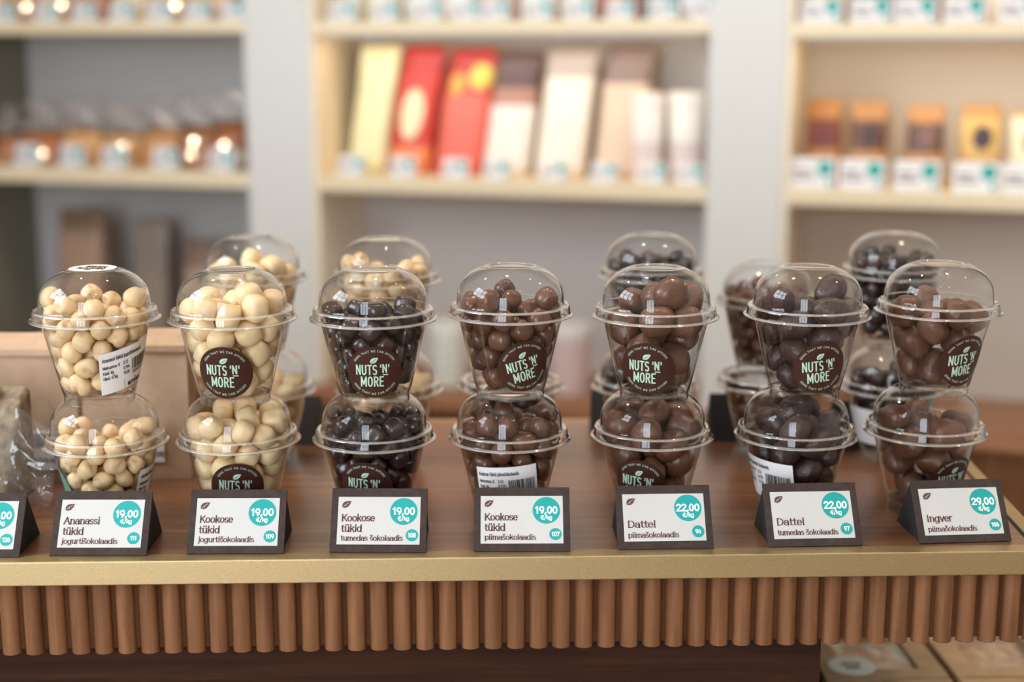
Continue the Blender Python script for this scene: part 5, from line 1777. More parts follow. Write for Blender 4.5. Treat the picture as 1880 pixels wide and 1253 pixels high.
  1,-810,3287,6019,58,70,-70,-54,
  2,-2941,1495,5056,72,-27,97,-28,
  0,525,1430,4716,12,3,116,51,
  1,-1173,-2970,4773,14,124,-19,-18,
  2,1502,-865,5239,41,-118,-24,-1,
  0,-3279,-1168,6167,14,90,-15,-87,
  1,-1624,-815,5923,88,-87,-12,25,
  2,1590,-3101,6598,86,67,-28,-59,
  0,3361,-1001,6362,19,-50,-95,-65,
  1,2325,2776,6795,45,90,-1,-78,
  2,646,3496,6783,78,-33,-38,86,
  0,1418,1423,6206,13,-69,105,15,
  1,944,-1378,6649,21,47,105,-48,
  2,-700,-3394,6298,73,-2,16,102,
  0,-2304,-2650,6133,41,77,51,-76,
  1,-3424,477,6253,11,-9,-20,-125,
  2,-2451,2593,6334,115,-43,7,32,
  0,3222,1380,6366,118,-14,37,-26,
  1,-171,-1643,5292,26,27,-101,-68,
  2,1695,3420,8154,25,18,120,-30,
  0,2855,-2326,7250,36,-27,117,18,
  1,-1280,867,4648,56,-70,5,-89,
  2,3717,157,7544,71,7,46,94,
  0,-3365,1583,7568,99,-66,-17,41,
  1,3263,2012,7949,46,-52,-100,-35,
  2,2179,53,6601,48,24,85,-77,
  0,-877,3573,7619,112,-51,-2,31,
  1,-2990,-2142,7606,90,-53,-19,69,
  2,394,-3649,7466,4,79,83,-56,
  0,-1674,-3290,7587,74,27,99,12,
  1,-3654,-473,7598,73,63,-62,-55,
  2,3681,781,8994,7,-123,23,22,
  0,-3519,-1390,9032,10,-20,64,108,
  1,-584,-1792,6918,37,110,-52,3,
  2,-1766,816,6326,83,60,41,-62,
  0,-2334,2836,7956,85,-53,77,-13,
  1,261,3771,8879,43,-71,90,33,
  2,-533,-3665,8751,89,-45,-36,70,
  0,-2319,-2564,8992,8,116,-48,-16,
  1,-3725,480,8894,70,-104,20,-10,
  2,1962,1078,8098,51,-78,84,20,
  0,1826,-3259,8201,73,73,-22,-71,
  1,2006,-987,7953,36,26,-104,-58,
  2,591,1836,7625,54,-73,29,-83,
  0,3066,-2331,9011,18,-53,60,-97,
  1,-1429,3532,9211,107,68,3,-6,
  2,945,-3540,9481,32,89,78,34,
  0,-3148,2088,9205,122,30,5,19,
  1,3665,-832,8992,23,-15,16,123,
  2,-2056,-975,8203,36,-53,-72,83,
  0,-301,1610,6267,26,-81,-10,-94,
  1,-65,25,5602,9,-103,-44,58,
  2,695,218,7206,60,28,100,-41,
  0,-956,-119,7327,26,-106,-2,65]),
 'B5': ('milk_chocolate_almond', [0,821,-495,2909,19,36,-73,-95,
  1,-511,-1951,1777,36,93,-53,-58,
  2,-198,-209,1665,126,-18,3,1,
  0,964,-1619,1662,101,-33,31,-62,
  1,1572,1565,1739,18,-34,102,-65,
  2,1686,-153,1686,22,36,98,68,
  0,-1922,-1187,1642,47,-34,69,-90,
  1,2139,-1450,2658,21,-112,11,54,
  2,-1050,615,2755,14,24,-108,-60,
  0,-182,1527,1692,20,110,-60,-9,
  1,-2556,293,1915,26,-99,30,69,
  2,-1721,1783,1791,80,-30,81,-49,
  0,896,-2575,2881,22,31,117,-32,
  1,1087,1122,3274,29,-13,106,-63,
  2,703,2595,2461,68,-84,-25,-62,
  0,-743,-2603,3196,20,70,56,88,
  1,2957,-514,3817,76,-38,58,-75,
  2,-885,-838,3343,34,52,26,108,
  0,2665,684,2628,94,-40,39,-65,
  1,-2360,-1394,3089,51,-39,3,110,
  2,-771,2494,3038,58,-49,61,-82,
  0,404,-1167,4181,77,98,2,-24,
  1,272,-2925,4293,71,76,38,61,
  2,2648,1260,4137,75,10,-74,-71,
  0,-2846,114,3687,51,7,54,103,
  1,1562,2552,4054,23,20,-73,100,
  2,-297,1314,4083,39,58,-78,-71,
  0,-1834,-2556,4433,32,11,109,55,
  1,-2190,1569,3320,38,38,114,-14,
  2,2084,-2177,4194,71,28,-2,-101,
  0,2369,2089,5335,65,-103,-24,27,
  1,3113,-1048,5298,72,7,0,-104,
  2,-1441,2538,4425,121,-22,-19,-26,
  0,1363,48,4347,118,-35,28,-8,
  1,-635,-3322,5596,122,35,-5,-3,
  2,1560,-3024,5383,23,2,74,-101,
  0,-2771,1691,4765,48,64,-39,-91,
  1,-2952,-1291,4758,8,75,73,-72,
  2,50,3171,4882,1,109,28,-58,
  0,-1580,493,4634,4,-99,70,37,
  1,-270,99,5485,33,31,-102,61,
  2,-2146,-2445,5980,34,34,-41,-110,
  0,1255,3184,5875,10,90,-68,-57,
  1,-3188,145,5315,79,93,30,-19,
  2,3375,908,5740,54,63,33,90,
  0,-2278,1207,6068,7,12,61,110,
  1,1419,-952,5429,42,-81,86,18,
  2,2936,-2162,6534,48,24,91,-71,
  0,738,-3433,6662,7,-41,-120,7,
  1,-1665,2732,5915,108,-41,2,-53,
  2,2547,2575,6732,30,-8,-121,20,
  0,309,-1998,5737,46,33,114,-1,
  1,-250,3521,6530,27,40,-106,-51,
  2,-953,-3628,7070,31,9,89,85,
  0,3543,-494,6676,25,-50,-90,70,
  1,-3564,522,6971,57,-102,-51,1,
  2,-2981,2231,7091,42,-10,-44,-111,
  0,2034,-2993,7485,35,23,116,30,
  1,743,1483,5266,31,-61,-97,46,
  2,-3332,-1322,6359,7,62,110,-14,
  0,1590,-1453,6851,31,-50,100,-51,
  1,-1252,-1140,4983,77,69,7,-73,
  2,-758,-1346,6689,10,-70,55,90,
  0,3456,-1440,8004,109,54,14,34,
  1,622,-3761,8146,22,124,13,14,
  2,725,2547,7172,39,11,-4,-120,
  0,-3907,-204,8500,30,78,53,-79,
  1,-1661,3203,7674,120,20,11,-33,
  2,3281,1302,7321,103,70,21,12,
  0,-3388,-1508,7876,75,97,-31,11,
  1,-2708,2535,8672,79,50,-17,-84,
  2,2338,-148,7651,109,-48,-4,-44,
  0,2738,2514,8292,47,-38,106,-36,
  1,-549,1391,6545,27,-28,-110,-50,
  2,-2017,-481,6437,88,26,76,43,
  0,142,-2212,7617,4,44,-118,-17,
  1,-2460,-2793,7531,30,38,103,-55,
  2,669,-298,7313,87,-21,-71,-56,
  0,97,3589,8052,69,-43,20,-96,
  1,2874,-2619,9000,74,12,62,-82,
  2,-1316,-3674,8659,78,-97,18,18,
  0,1586,3542,8264,21,83,-48,80,
  1,-844,145,7399,71,65,50,-65,
  2,1163,-2715,9202,11,118,-38,26,
  0,-1938,1270,7633,38,-57,107,4,
  1,1722,-1454,8378,32,-82,-90,-18,
  2,-989,3775,9096,10,-35,110,52,
  0,-1677,-1517,8041,59,77,-47,67,
  1,3868,226,8284,29,97,-19,-74,
  2,1821,710,6268,80,-87,-40,26,
  0,-2432,-153,8150,13,92,44,74,
  1,-314,-818,8677,23,-9,-46,116,
  2,1282,1212,7660,100,68,-17,36,
  0,-313,1709,8118,91,76,-43,-16]),
 'C5': ('milk_chocolate_almond', [0,723,-2432,1903,70,56,85,-29,
  1,997,-708,1770,84,69,23,62,
  2,-2265,-569,1687,22,-13,6,-124,
  0,-523,-1229,2442,47,-108,47,2,
  1,-594,1960,1679,3,-97,-78,24,
  2,1078,2230,1691,117,8,23,-43,
  0,-464,140,1708,3,-124,-23,-17,
  1,1451,-303,3371,53,-4,-78,-85,
  2,927,906,2512,89,54,54,-50,
  0,-2034,1239,1718,7,106,-66,-21,
  1,1952,-1616,2458,20,52,-16,113,
  2,-518,1106,3142,54,-55,96,-33,
  0,-1671,-1969,1920,43,47,-67,87,
  1,2429,396,1715,14,-106,60,-33,
  2,-47,2732,2948,119,37,-18,-14,
  0,-306,-516,3755,36,8,98,72,
  1,-2508,391,2944,94,-80,17,-26,
  2,2124,1812,2772,33,45,55,100,
  0,-550,-2758,2808,74,2,103,7,
  1,-1787,2080,3068,32,55,-109,-9,
  2,-937,2781,4248,98,21,14,77,
  0,-1509,-2595,4017,91,51,-67,-31,
  1,2791,945,3882,42,-63,-102,4,
  2,-1412,-937,4724,16,107,-66,-12,
  0,1280,2803,4031,44,-2,-4,119,
  1,-3066,459,4468,12,93,83,-21,
  2,2033,-2248,3917,46,18,42,-109,
  0,2896,-798,3694,48,65,-2,-98,
  1,-2509,-1269,3455,91,1,39,-79,
  2,1162,1012,4250,99,-53,-32,50,
  0,-1505,877,4258,78,14,17,-97,
  1,-3314,-700,5858,38,14,-81,89,
  2,-2559,-1994,4973,108,-4,-32,-58,
  0,-2384,2091,4711,71,60,-85,17,
  1,2822,-1470,5393,27,-39,-29,114,
  2,3010,166,5154,3,-21,-121,-34,
  0,2252,2150,5170,68,15,-41,-98,
  1,166,3160,5264,3,-94,82,24,
  2,1363,-525,5045,49,84,63,53,
  0,483,-2826,4133,50,57,58,84,
  1,-3371,1039,5893,54,-84,-28,73,
  2,3581,-325,6520,45,-38,78,-81,
  0,-2757,-1995,6513,0,-35,117,35,
  1,3150,1351,6186,21,119,-29,-24,
  2,-458,-3112,5291,4,98,-80,8,
  0,38,-1311,5327,76,32,-25,93,
  1,-1654,2987,5766,109,-51,32,22,
  2,-370,306,5067,6,55,-74,87,
  0,1551,3109,6202,97,-62,-52,12,
  1,1501,-2847,5274,80,61,29,71,
  2,-987,1745,6459,37,-105,-51,-35,
  0,3126,-1951,7070,59,-14,-99,-51,
  1,-2019,334,5885,19,-83,17,92,
  2,-2620,1999,6940,20,110,-5,-60,
  0,2048,-3046,6676,47,-4,-84,-82,
  1,582,1463,5691,10,-18,-46,-117,
  2,-1682,-3040,6231,102,-24,-71,6,
  0,119,3771,6977,31,72,-1,99,
  1,2641,2458,7393,47,113,-5,35,
  2,450,-2511,6445,97,39,-25,-68,
  0,-3772,542,7494,91,-15,-48,73,
  1,-306,-3763,7035,43,51,66,-85,
  2,1724,-1227,6420,45,37,-43,-104,
  0,1730,540,6482,88,-35,84,3,
  1,240,125,6650,72,2,-91,52]),
 'B6': ('dark_chocolate_ball', [0,1743,2217,3145,29,-19,107,-59,
  1,-2563,562,2474,11,-118,8,46,
  2,-2112,-1127,1908,47,39,91,65,
  0,-1802,1993,2748,24,-103,43,56,
  1,-263,-2543,2031,62,-101,29,35,
  2,-33,2596,2722,25,2,-96,-79,
  0,1348,-2054,1762,0,-94,19,83,
  1,-975,871,1791,72,101,15,-25,
  2,874,1168,1848,34,-37,116,-12,
  0,2523,808,2545,91,-1,61,65,
  1,1723,-450,1750,108,-56,14,33,
  2,-166,-756,1845,13,65,104,-30,
  0,2700,-721,3096,14,122,-18,-29,
  1,802,2965,4336,70,82,59,-32,
  2,-2635,1267,4216,46,90,-27,-72,
  0,76,-2881,3681,65,-44,-74,-67,
  1,-920,115,3269,79,98,14,-12,
  2,1719,-2127,3569,24,-14,-123,-18,
  0,2706,1345,4197,66,-20,87,-61,
  1,112,-1195,3605,42,-45,85,72,
  2,-1509,-2181,3383,65,69,16,84,
  0,-1155,2796,4113,21,-111,19,55,
  1,1205,626,3492,111,16,-3,-61,
  2,-2681,-723,3740,41,-13,118,18,
  0,-2495,-2014,4946,106,29,14,62,
  1,-1046,-750,4694,68,100,-3,38,
  2,2562,-1806,5352,5,100,-73,-27,
  0,-393,3330,5526,70,-19,23,101,
  1,3101,-174,4736,39,-121,3,-5,
  2,-3190,-352,5527,92,-39,-50,62,
  0,-1112,-3009,4869,48,42,-63,-90,
  1,-2062,2593,5503,34,89,34,77,
  2,1999,2472,5574,89,77,15,46,
  0,-185,1412,4053,32,108,-48,34,
  1,1400,-611,4639,4,-111,-7,-61,
  2,1025,-2973,5240,23,-111,-34,-46,
  0,-1215,816,5223,33,5,-117,36,
  1,-1980,-2950,6288,9,118,-38,26,
  2,807,3471,6852,10,-31,-71,100,
  0,2190,-2908,6706,9,-98,-50,63,
  1,965,963,5143,49,-84,79,-21,
  2,3412,-468,6526,93,80,-20,-26,
  0,-313,-3475,6227,66,103,-33,8,
  1,-3109,1448,6006,110,42,5,-48,
  2,-3282,-1364,7180,102,7,54,-52,
  0,297,-1358,5615,78,52,84,15,
  1,3153,1176,5768,109,8,25,60,
  2,-1320,3297,7071,69,-13,79,-70,
  0,2480,1038,7327,10,42,-6,-119,
  1,2438,2727,7324,43,-10,30,-115,
  2,-1617,-1861,8069,119,5,-42,13,
  0,-141,1800,6090,103,13,52,51,
  1,-2094,3190,8662,42,20,73,-93,
  2,-1526,-1167,6322,30,40,-116,-11,
  0,3174,-1928,7579,57,-98,-58,-2,
  1,-2851,2304,7408,125,6,15,-18,
  2,1499,-256,6434,58,-70,-33,82,
  0,-2553,347,7149,7,22,101,-73,
  1,-1074,-3560,7689,56,70,89,16,
  2,691,-3024,7696,105,24,-31,60,
  0,-3200,-2132,8800,106,25,-41,-50,
  1,-972,553,6829,8,-75,-102,-12,
  2,596,993,7527,13,-5,-39,-120,
  0,-3795,80,8239,4,-52,-53,103,
  1,3373,1831,8437,58,90,-67,-13,
  2,-104,-3710,9250,47,-11,-82,84,
  0,901,2519,8376,89,-16,-9,89,
  1,2314,-3043,8561,15,-82,23,-93,
  2,77,-1160,7353,117,-21,2,45,
  0,3785,210,8135,67,18,-104,23,
  1,-626,2682,9475,14,-89,-35,-83,
  2,-3247,1639,9006,39,-7,-12,120,
  0,1681,-1540,8158,124,5,11,-25,
  2,-981,-49,8515,105,56,-34,-27,
  0,-2009,-3298,9023,37,-84,5,88,
  1,-117,3834,8410,47,108,-18,44,
  2,3221,-1184,9199,67,77,-73,20,
  0,2315,3090,8985,104,-31,-27,60,
  1,-989,1788,8049,63,6,2,110,
  2,1848,127,8709,67,-84,66,15,
  0,14,-1894,8956,6,56,-89,-71,
  1,-2360,195,9666,107,-53,32,27]),
 'C6': ('dark_chocolate_ball', [0,-840,2012,1735,37,69,-97,24,
  1,-2190,808,1783,48,-55,46,93,
  2,62,-609,1853,115,-37,-2,38,
  0,2270,-869,1755,55,-85,-77,1,
  1,18,2754,2963,42,-11,-101,63,
  2,-1979,-1192,1872,35,-103,-59,-28,
  0,2643,509,2847,89,15,78,45,
  1,1407,733,1747,99,-30,-41,62,
  2,1713,1996,3071,101,-21,-73,-13,
  0,1126,-2148,1734,76,-59,-58,-59,
  1,-633,-2354,1786,82,63,-35,64,
  2,-1596,2150,3401,5,-83,-24,-93,
  0,-763,3051,4717,52,110,20,-30,
  1,-1510,-2342,3207,81,-85,-40,-27,
  2,1978,-1879,3357,19,-87,17,-89,
  0,900,2947,4331,24,-52,75,85,
  1,451,-2720,3124,87,-78,22,-44,
  2,655,-621,3703,85,59,70,-23,
  0,2632,1706,4583,44,21,81,-85,
  1,-2646,-1119,3534,57,-78,82,8,
  2,-2693,686,3936,116,-27,-42,-14,
  0,2950,-561,4063,73,-29,-97,-24,
  1,-1168,-357,3207,18,0,-124,20,
  2,35,956,2917,111,52,-28,16,
  0,3336,369,5416,18,14,85,-92,
  1,166,3484,6017,124,7,27,7,
  2,1798,2695,5851,45,-52,105,-17,
  0,2636,-1880,5069,97,58,8,58,
  1,-3211,-628,5175,105,5,68,18,
  2,-455,-2975,4620,27,115,-32,35,
  0,1366,-2871,4757,31,-48,-112,-12,
  1,-780,-1174,4582,90,23,52,-69,
  2,-2220,-2167,4928,101,-30,59,-38,
  0,-930,742,4393,111,55,14,-24,
  1,-2274,2316,5075,91,41,44,-66,
  2,1534,363,5099,31,-2,-59,-108,
  0,2156,-2819,6386,73,2,94,-44,
  1,-1541,3219,6390,55,110,16,28,
  2,3274,-1049,6509,106,-33,24,-56,
  0,257,1620,5098,88,-54,-72,16,
  1,-1672,-130,5576,29,-35,0,119,
  2,-3033,-1715,6667,0,5,-90,-90,
  0,703,-1442,5317,89,-72,35,-42,
  1,-1395,-3203,6188,25,79,91,-31,
  2,416,-3343,6277,12,124,20,14,
  0,3136,1674,6493,43,108,31,-40,
  1,1116,3483,7333,56,-41,54,-92,
  2,-3115,1004,5870,42,-120,3,-7,
  0,-2603,2125,7173,103,37,64,0,
  1,-481,3732,7663,63,-24,108,3,
  2,2855,-2307,7966,108,-50,-42,16,
  0,-2241,-2988,7602,7,113,-19,54,
  1,1454,-1143,6732,40,-4,-12,120,
  2,-1170,1504,6200,49,2,61,-100,
  0,2544,2721,7649,10,-28,53,-112,
  1,-638,-3725,7666,21,-123,22,-11,
  2,-3549,2,7374,11,-20,-16,124,
  0,3696,435,7426,14,67,-70,81,
  1,-1350,-1120,7037,84,-40,-44,-75,
  2,1219,-3446,8016,36,1,-6,-122,
  0,204,-3823,9451,103,66,11,-32,
  1,-1750,435,7480,15,1,120,40,
  2,-145,-2017,7994,47,28,22,113,
  0,-3519,-1517,8377,102,-58,-19,44,
  1,-3497,1518,8395,80,29,7,-94,
  2,-1525,-3401,9195,45,-38,-79,80,
  0,3745,-839,8524,118,35,-1,30,
  1,538,1735,6733,33,-90,78,-28,
  2,1446,-1402,8798,7,67,-68,83,
  0,-1950,3254,8199,34,41,105,-48,
  1,1926,524,6828,120,38,6,14,
  2,3382,1554,8831,91,72,-43,-29,
  0,-2522,-118,8839,91,-31,-47,68,
  1,1483,1524,8122,36,-53,-90,-63,
  2,493,2878,8971,21,-90,-66,57,
  0,2347,96,8381,50,-57,25,99,
  1,-1911,-1654,8978,112,-38,-45,5,
  2,39,-84,6306,63,62,83,-37,
  0,-836,-405,8593,28,82,-85,38,
  1,689,50,7987,25,-31,-118,27,
  2,-774,1849,8089,79,17,75,62]),
}
WHERE = {}
for k in '1234567':
    WHERE['U' + k] = 'upper cup behind card ' + TAGNO[k]; WHERE['L' + k] = 'lower cup behind card ' + TAGNO[k]
for a, n in (('1', '109'), ('2', '108'), ('4', '96')):
    WHERE['B' + a] = 'upper back cup behind ' + n; WHERE['C' + a] = 'lower back cup behind ' + n
WHERE['C3'] = 'back cup behind 107'; WHERE['B5'] = 'upper almond cup'; WHERE['C5'] = 'lower almond cup'
WHERE['B6'] = 'upper back cup near 106'; WHERE['C6'] = 'lower back cup near 106'
ORD = 'first second third fourth fifth sixth seventh eighth ninth tenth eleventh twelfth thirteenth fourteenth fifteenth sixteenth seventeenth eighteenth'.split()
KIND_OF = {}
MESHES = {}
for key, (kind, data) in PACK.items():
    m, word, cat_ = KIND[kind]
    n = len(data) // 8
    t, p, az, _, _ = CUPS[key]; items = []
    if kind not in MESHES:
        MESHES[kind] = []
        for k in range(CANDY[kind][5]):
            bm = candy_shape(kind, k, 3); me = bpy.data.meshes.new(kind); bm.to_mesh(me); bm.free()
            me.polygons.foreach_set('use_smooth', [True] * len(me.polygons)); me.materials.append(m); MESHES[kind].append(me)
    half = CANDY[kind][0][2] * .9
    for i in range(n):
        k, x, y, z, *q = data[8*i:8*i+8]
        items.append((k, Vector((x, y, z)) * 1e-5, Quaternion(q).normalized()))
    rows = {}
    for it in items:
        z = it[1].z * 1000
        row = 99 if z > 80 else int(max(0, z - 8.6 - half * .6) / (half * 2))
        rows.setdefault((row, it[1].y > .006), []).append(it)
    proto = {}
    for (row, rear), its in sorted(rows.items()):
        its.sort(key=lambda it: it[1].x)
        rn = 'heap' if row == 99 else 'bottom row' if row == 0 else ORD[min(row, 17)] + ' row'
        for j, (k, c, q) in enumerate(its):
            o = bpy.data.objects.new(kind, MESHES[kind][k]); COL.objects.link(o)
            Mz = Matrix.Rotation(-az, 4, 'Z')
            o.matrix_world = Matrix.Translation(p) @ Mz @ Matrix.Translation(c * 1.0) @ q.to_matrix().to_4x4() @ Matrix.Scale(.94 if 'ginger' in kind else .978, 4)
            o['label'] = '%s, %s from left, %s %s, %s' % (word, ORD[min(j, 17)], 'rear' if rear else 'front', rn, WHERE[key])
            o['category'] = cat_; o['group'] = word + 's in the ' + WHERE[key]
# ------------------------------------------------------------------ black tent cards of the back row
def tent(px, py, w, label, rz=0):
    a = at_z(px, py, TOP)
    t = tag(None or MB_tent(w), label, 'price card', 'price cards of the back row'); t.location = (a.x, a.y, TOP + .0003); t.rotation_euler = (0, 0, rz); return t
def MB_tent(w):
    mb = MB(); h = w / 2; prof = [(0, 0), (CD, CH_), (CD + .0018, CH_), (2 * CD, 0)]
    V = [Vector((x, y, z)) for x in (-h, h) for y, z in prof]
    mb.add(V, [(0, 1, 2, 3), (7, 6, 5, 4), (0, 4, 5, 1), (1, 5, 6, 2), (2, 6, 7, 3), (3, 7, 4, 0)], black)
    o = mb.build('price_card')
    return o
tent(563, 818, .026, 'black tent card standing beside the back row cream coconut cups')
tent(1112, 806, .030, 'black tent card at the left of the back row dark nut cups')
tent(1331, 812, .028, 'black tent card at the left of the chocolate almond cups')
tent(1558, 828, .024, 'black tent card at the left of the back row dark ball cups')
# ------------------------------------------------------------------ kraft bags at the left
def kraft_bag(x0, x1, yb, h, d, label, labels):
    cx = (x0 + x1) / 2
    t = thing('kraft_paper_bag', label, 'paper bag', (cx, yb, TOP + .0003), R(1.0)); w = (x1 - x0) / 2
    mb = MB(); rr = random.Random(label); nx, nz = 14, 12
    def panel(y_at, flip, hh):
        V = []; F = []
        for j in range(nz + 1):
            for i in range(nx + 1):
                u = -1 + 2 * i / nx; s = j / nz
                V.append((u * w * (1 - .02 * s), y_at(s) + .0016 * math.sin(5 * u + 3 * s + x0 * 40) * (s > 0), hh * s))
        for j in range(nz):
            for i in range(nx):
                q = (j*(nx+1)+i, j*(nx+1)+i+1, (j+1)*(nx+1)+i+1, (j+1)*(nx+1)+i); F.append(q if not flip else q[::-1])
        return V, F
    Vf, Ff = panel(lambda s: .004 + .010 * s, False, h); Vb, Fb = panel(lambda s: d - .012 * s, True, h + .012)
    mb.add(Vf, Ff, kraft); mb.add(Vb, Fb, kraft)
    fl_ = [Vf[j*(nx+1)] for j in range(nz+1)]; bl = [Vb[j*(nx+1)] for j in range(nz+1)]
    fr = [Vf[j*(nx+1)+nx] for j in range(nz+1)]; br = [Vb[j*(nx+1)+nx] for j in range(nz+1)]
    for A, B, s in ((fl_, bl, 1), (fr, br, -1)):
        M_ = [((a[0] + b[0]) / 2 + s * .010 * min(1, 3 * k / nz), (a[1] + b[1]) / 2, (a[2] + b[2]) / 2) for k, (a, b) in enumerate(zip(A, B))]
        n = len(A); mb.add(A + M_ + B, [(k, k+1, n+k+1, n+k) for k in range(n-1)] + [(n+k, n+k+1, 2*n+k+1, 2*n+k) for k in range(n-1)], kraft)
    mb.add([Vf[0], Vf[nx], Vb[nx], Vb[0]], [(0, 1, 2, 3)], kraft)
    mb.add([Vf[nz*(nx+1)+i] for i in range(nx+1)] + [Vb[nz*(nx+1)+i] for i in range(nx+1)], [(i, i+1, nx+2+i, nx+1+i) for i in range(nx)], kraft)
    mb.build('bag_body', t, True, sharp=50)
    # folded-over lip along the front
    mb = MB(); mb.box((-w * .985, .0085, h - .006), (w * .985, .0125, h + .0012), kraft); mb.build('folded_lip', t, bevel=.0008)
    for lx, lz, lw, lh in labels:
        mb = MB(); f = lambda u, v, off: Vector((lx - cx + u * .001, .0005 + .010 * (lz + v * .001) / h - off, lz + v * .001))
        sheet(mb, -lw * 500, -lh * 500, lw * 500, lh * 500, f, label_m, .0002)
        r2 = random.Random(lx); x = -lw * 380
        while x < lw * 380:
            ww = r2.choice((.5, .8, 1.2)); sheet(mb, x, 2, x + ww, lh * 430, f, black_ink, .0006); x += ww + r2.choice((.6, .9))
        text(mb, "NUTS'N MORE", 0, -lh * 330, 7.0, f, black_ink, .1, .75, align='c', off=.0006); leaf(mb, 0, -1.5, 2.2, f, black_ink, label_m, .0006)
        mb.build('weight_label', t)
    return t
pb = at_z(200, 884, TOP).y
kraft_bag(-.62, -.4385, pb + .004, .132, .055, 'kraft paper bag at the far left behind the cream pineapple cups', [(-.470, .030, .055, .040)])
kraft_bag(-.4325, -.3255, pb, .137, .055, 'kraft paper bag behind cards 111 and 109, dark gap at its left', [(-.3655, .036, .030, .034)])
# ------------------------------------------------------------------ cellophane wrapped block at the left edge
q = at_z(0, 950, TOP)
bag = thing('cellophane_bag', 'crinkled cellophane bag of brown contents behind card 126', 'bag', (q.x - .022, q.y + .040, TOP + .0003), R(-8))
cocoa = noisy(mat('brown_contents', (.2, .14, .08), .7), (.13, .085, .05), (.30, .22, .13), (90, 90, 90), 5, bump=.6, bscale=260, bdist=.002)
bm = bmesh.new(); bmesh.ops.create_grid(bm, x_segments=2, y_segments=2, size=1); bm.free()
mb = MB()
Vb = [(-.10, -.035, .004), (.030, -.030, .004), (.034, .03, .004), (-.10, .035, .004), (-.10, -.026, .060), (.043, -.010, .106), (.034, .028, .112), (-.10, .03, .118)]
mb.add(Vb, [(0, 3, 2, 1), (4, 5, 6, 7), (0, 1, 5, 4), (1, 2, 6, 5), (2, 3, 7, 6), (3, 0, 4, 7)], cocoa)
blk = mb.build('contents', bag, True, bevel=.006, seg=4)
mb = MB(); nx, nz = 34, 26; rr = random.Random(5)
wv = [(rr.uniform(20, 120), rr.uniform(20, 120), rr.uniform(0, 6.3), rr.uniform(.3, 1)) for _ in range(9)]
def crinkle(a, b): return sum(w * abs(math.sin(p * a + q_ * b + ph)) for p, q_, ph, w in wv) / 9
V = []; F = []
for j in range(nz + 1):
    s = j / nz
    for i in range(nx + 1):
        u = i / nx; x = -.10 + .178 * u
        tail = max(0, (x - .043) / .047)
        zt = (.085 + .02 * u) * (1 - tail) + .062 * tail; z = .004 + (zt - .004) * s if tail == 0 else (.004 + .01 * tail) + (zt - .014 * tail) * s
        y = -.042 + .018 * s + .012 * tail + .020 * (crinkle(x * 1.8, z * 1.8) - .5) * (1 + tail) 
        V.append((x + .004 * (crinkle(z, x) - .5), y, z + .003 * tail * math.sin(40 * u)))
for j in range(nz):
    for i in range(nx): F.append((j*(nx+1)+i, j*(nx+1)+i+1, (j+1)*(nx+1)+i+1, (j+1)*(nx+1)+i))
mb.add(V, F, cello)
V2 = [(x, .034 + .006 * (crinkle(x * 2, z * 2) - .5) - max(0, (x - .043)) * .6, z) for x, y, z in V]; mb.add(V2, [f[::-1] for f in F], cello)
mb.build('cellophane_wrap', bag, True)
mb = MB(); nrm = Vector((0, -.02, .035)).normalized()
def top_f(u, v, off):
    x = -.012 + u * .001; k = (v * .001 + .012) / .046
    zf = .060 + (x + .10) / .143 * .046; zb_ = .118 - (x + .10) / .134 * .006; return Vector((x, -.014 + .042 * k, zf * (1 - k) + zb_ * k + .0035 + off))
disc(mb, 0, 5, 24, top_f, stick_brown, .0006, 40, 6); text(mb, 'NUTS', -15, 2, 13, top_f, mint, .12, .6, off=.001)
mb.build('round_sticker', bag, True)
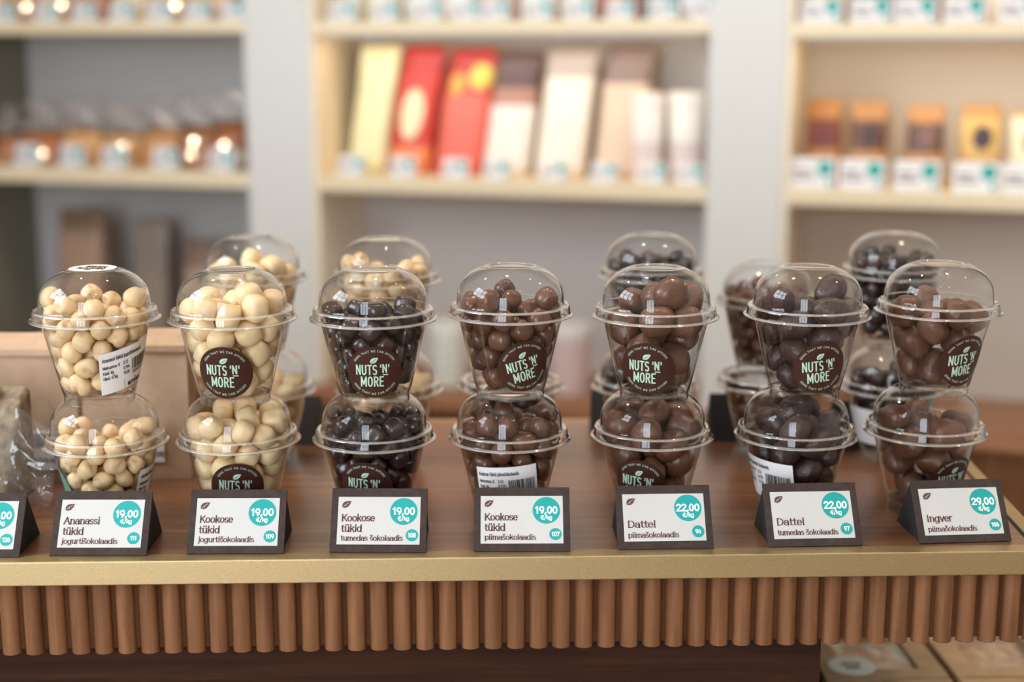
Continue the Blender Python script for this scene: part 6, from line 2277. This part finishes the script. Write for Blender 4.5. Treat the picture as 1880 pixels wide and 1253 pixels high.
# ------------------------------------------------------------------ kraft boxes on the low shelf
win_f = film('box_window', tint=(.97, .95, .92), gain=1.2, base=.12, rough=.12, haze=.06)
dried = noisy(mat('dried_fruit', (.6, .4, .22), .5), (.42, .24, .12), (.72, .52, .32), (60, 60, 60), 4, bump=.5, bscale=120, bdist=.003)
def kraft_box(x0, x1, y0, y1, label, sticker):
    cx, cyy = (x0 + x1) / 2, (y0 + y1) / 2
    t = thing('kraft_window_box', label, 'box', (cx, cyy, SH + .0005), R(1.8), 'kraft boxes on the low shelf')
    w, d, h = (x1 - x0) / 2 - .0035, (y1 - y0) / 2 - .002, .068
    mb = MB(); mb.box((-w, -d, 0), (w, d, .02), black); mb.box((-w, -d, .02), (-w + .002, d, h - .012), black); mb.box((w - .002, -d, .02), (w, d, h - .012), black)
    mb.box((-w, d - .002, .02), (w, d, h - .012), black); mb.box((-w, -d, .02), (w, -d + .002, h - .012), black); mb.build('black_tray', t)
    mb = MB(); a, b = .024, .020; L2 = h
    for lo, hi in (((-w - .001, -d - .001, h - .014), (-w + a, d + .001, L2)), ((w - a, -d - .001, h - .014), (w + .001, d + .001, L2)), ((-w + a, -d - .001, h - .014), (w - a, -d + b, L2)), ((-w + a, d - b, h - .014), (w - a, d + .001, L2))):
        mb.box(lo, hi, kraft_box_m)
    kl = mb.build('kraft_lid', t)
    mb = MB(); n = 16; rr = random.Random(label); V = []; F = []
    ww, dd = w - a, d - b; fs = [(rr.uniform(30, 160), rr.uniform(-60, 60), rr.uniform(0, 6)) for _ in range(6)]
    for j in range(n + 1):
        for i in range(n + 1):
            x = -ww + 2 * ww * i / n; y = -dd + 2 * dd * j / n
            e = min(1, 4 * min(i, j, n - i, n - j) / n)
            V.append((x, y, h - .003 + e * .0022 * sum(abs(math.sin(p * x + q_ * y + ph)) for p, q_, ph in fs) / 6 * 1.4 - .001))
    for j in range(n):
        for i in range(n): F.append((j*(n+1)+i, j*(n+1)+i+1, (j+1)*(n+1)+i+1, (j+1)*(n+1)+i))
    mb.add(V, F, win_f); mb.build('clear_window', kl, True)
    mb = MB()
    V = [(x, y, z - .007 - .004 * abs(math.sin(90 * x + 50 * y))) for x, y, z in V]; mb.add(V, F, dried); mb.build('dried_fruit_filling', t, True)
    if sticker:
        mb = MB(); f = lambda u, v, off: Vector((-w + .034 + u * .001, -d + .028 + v * .001, h + .0004 + off)); disc(mb, 0, 0, 25, f, mint_paper, .0002)
        text(mb, "NUTS'N", 0, 1, 9, f, brown_ink, .1, .7, align='c', off=.0006); text(mb, 'MORE', 0, -8, 9, f, brown_ink, .1, .7, align='c', off=.0006)
        mb.build('round_sticker', kl)
    return t

bx = at_z(1508, 1246, SH + .068); bw = .136; by = bx.y
kraft_box(bx.x, bx.x + bw, by, by + .14, 'kraft box with a clear window and a round mint sticker on the low shelf', True)
kraft_box(bx.x + bw + .004, bx.x + 2 * bw + .004, by + .004, by + .144, 'kraft window box beside the one with the mint sticker', False)
kraft_box(bx.x + .004, bx.x + bw + .004, by - .143, by - .002, 'kraft window box in front of the one with the mint sticker', False)
kraft_box(bx.x + bw + .008, bx.x + 2 * bw + .008, by - .139, by + .002, 'kraft window box at the right front of the low shelf', False)
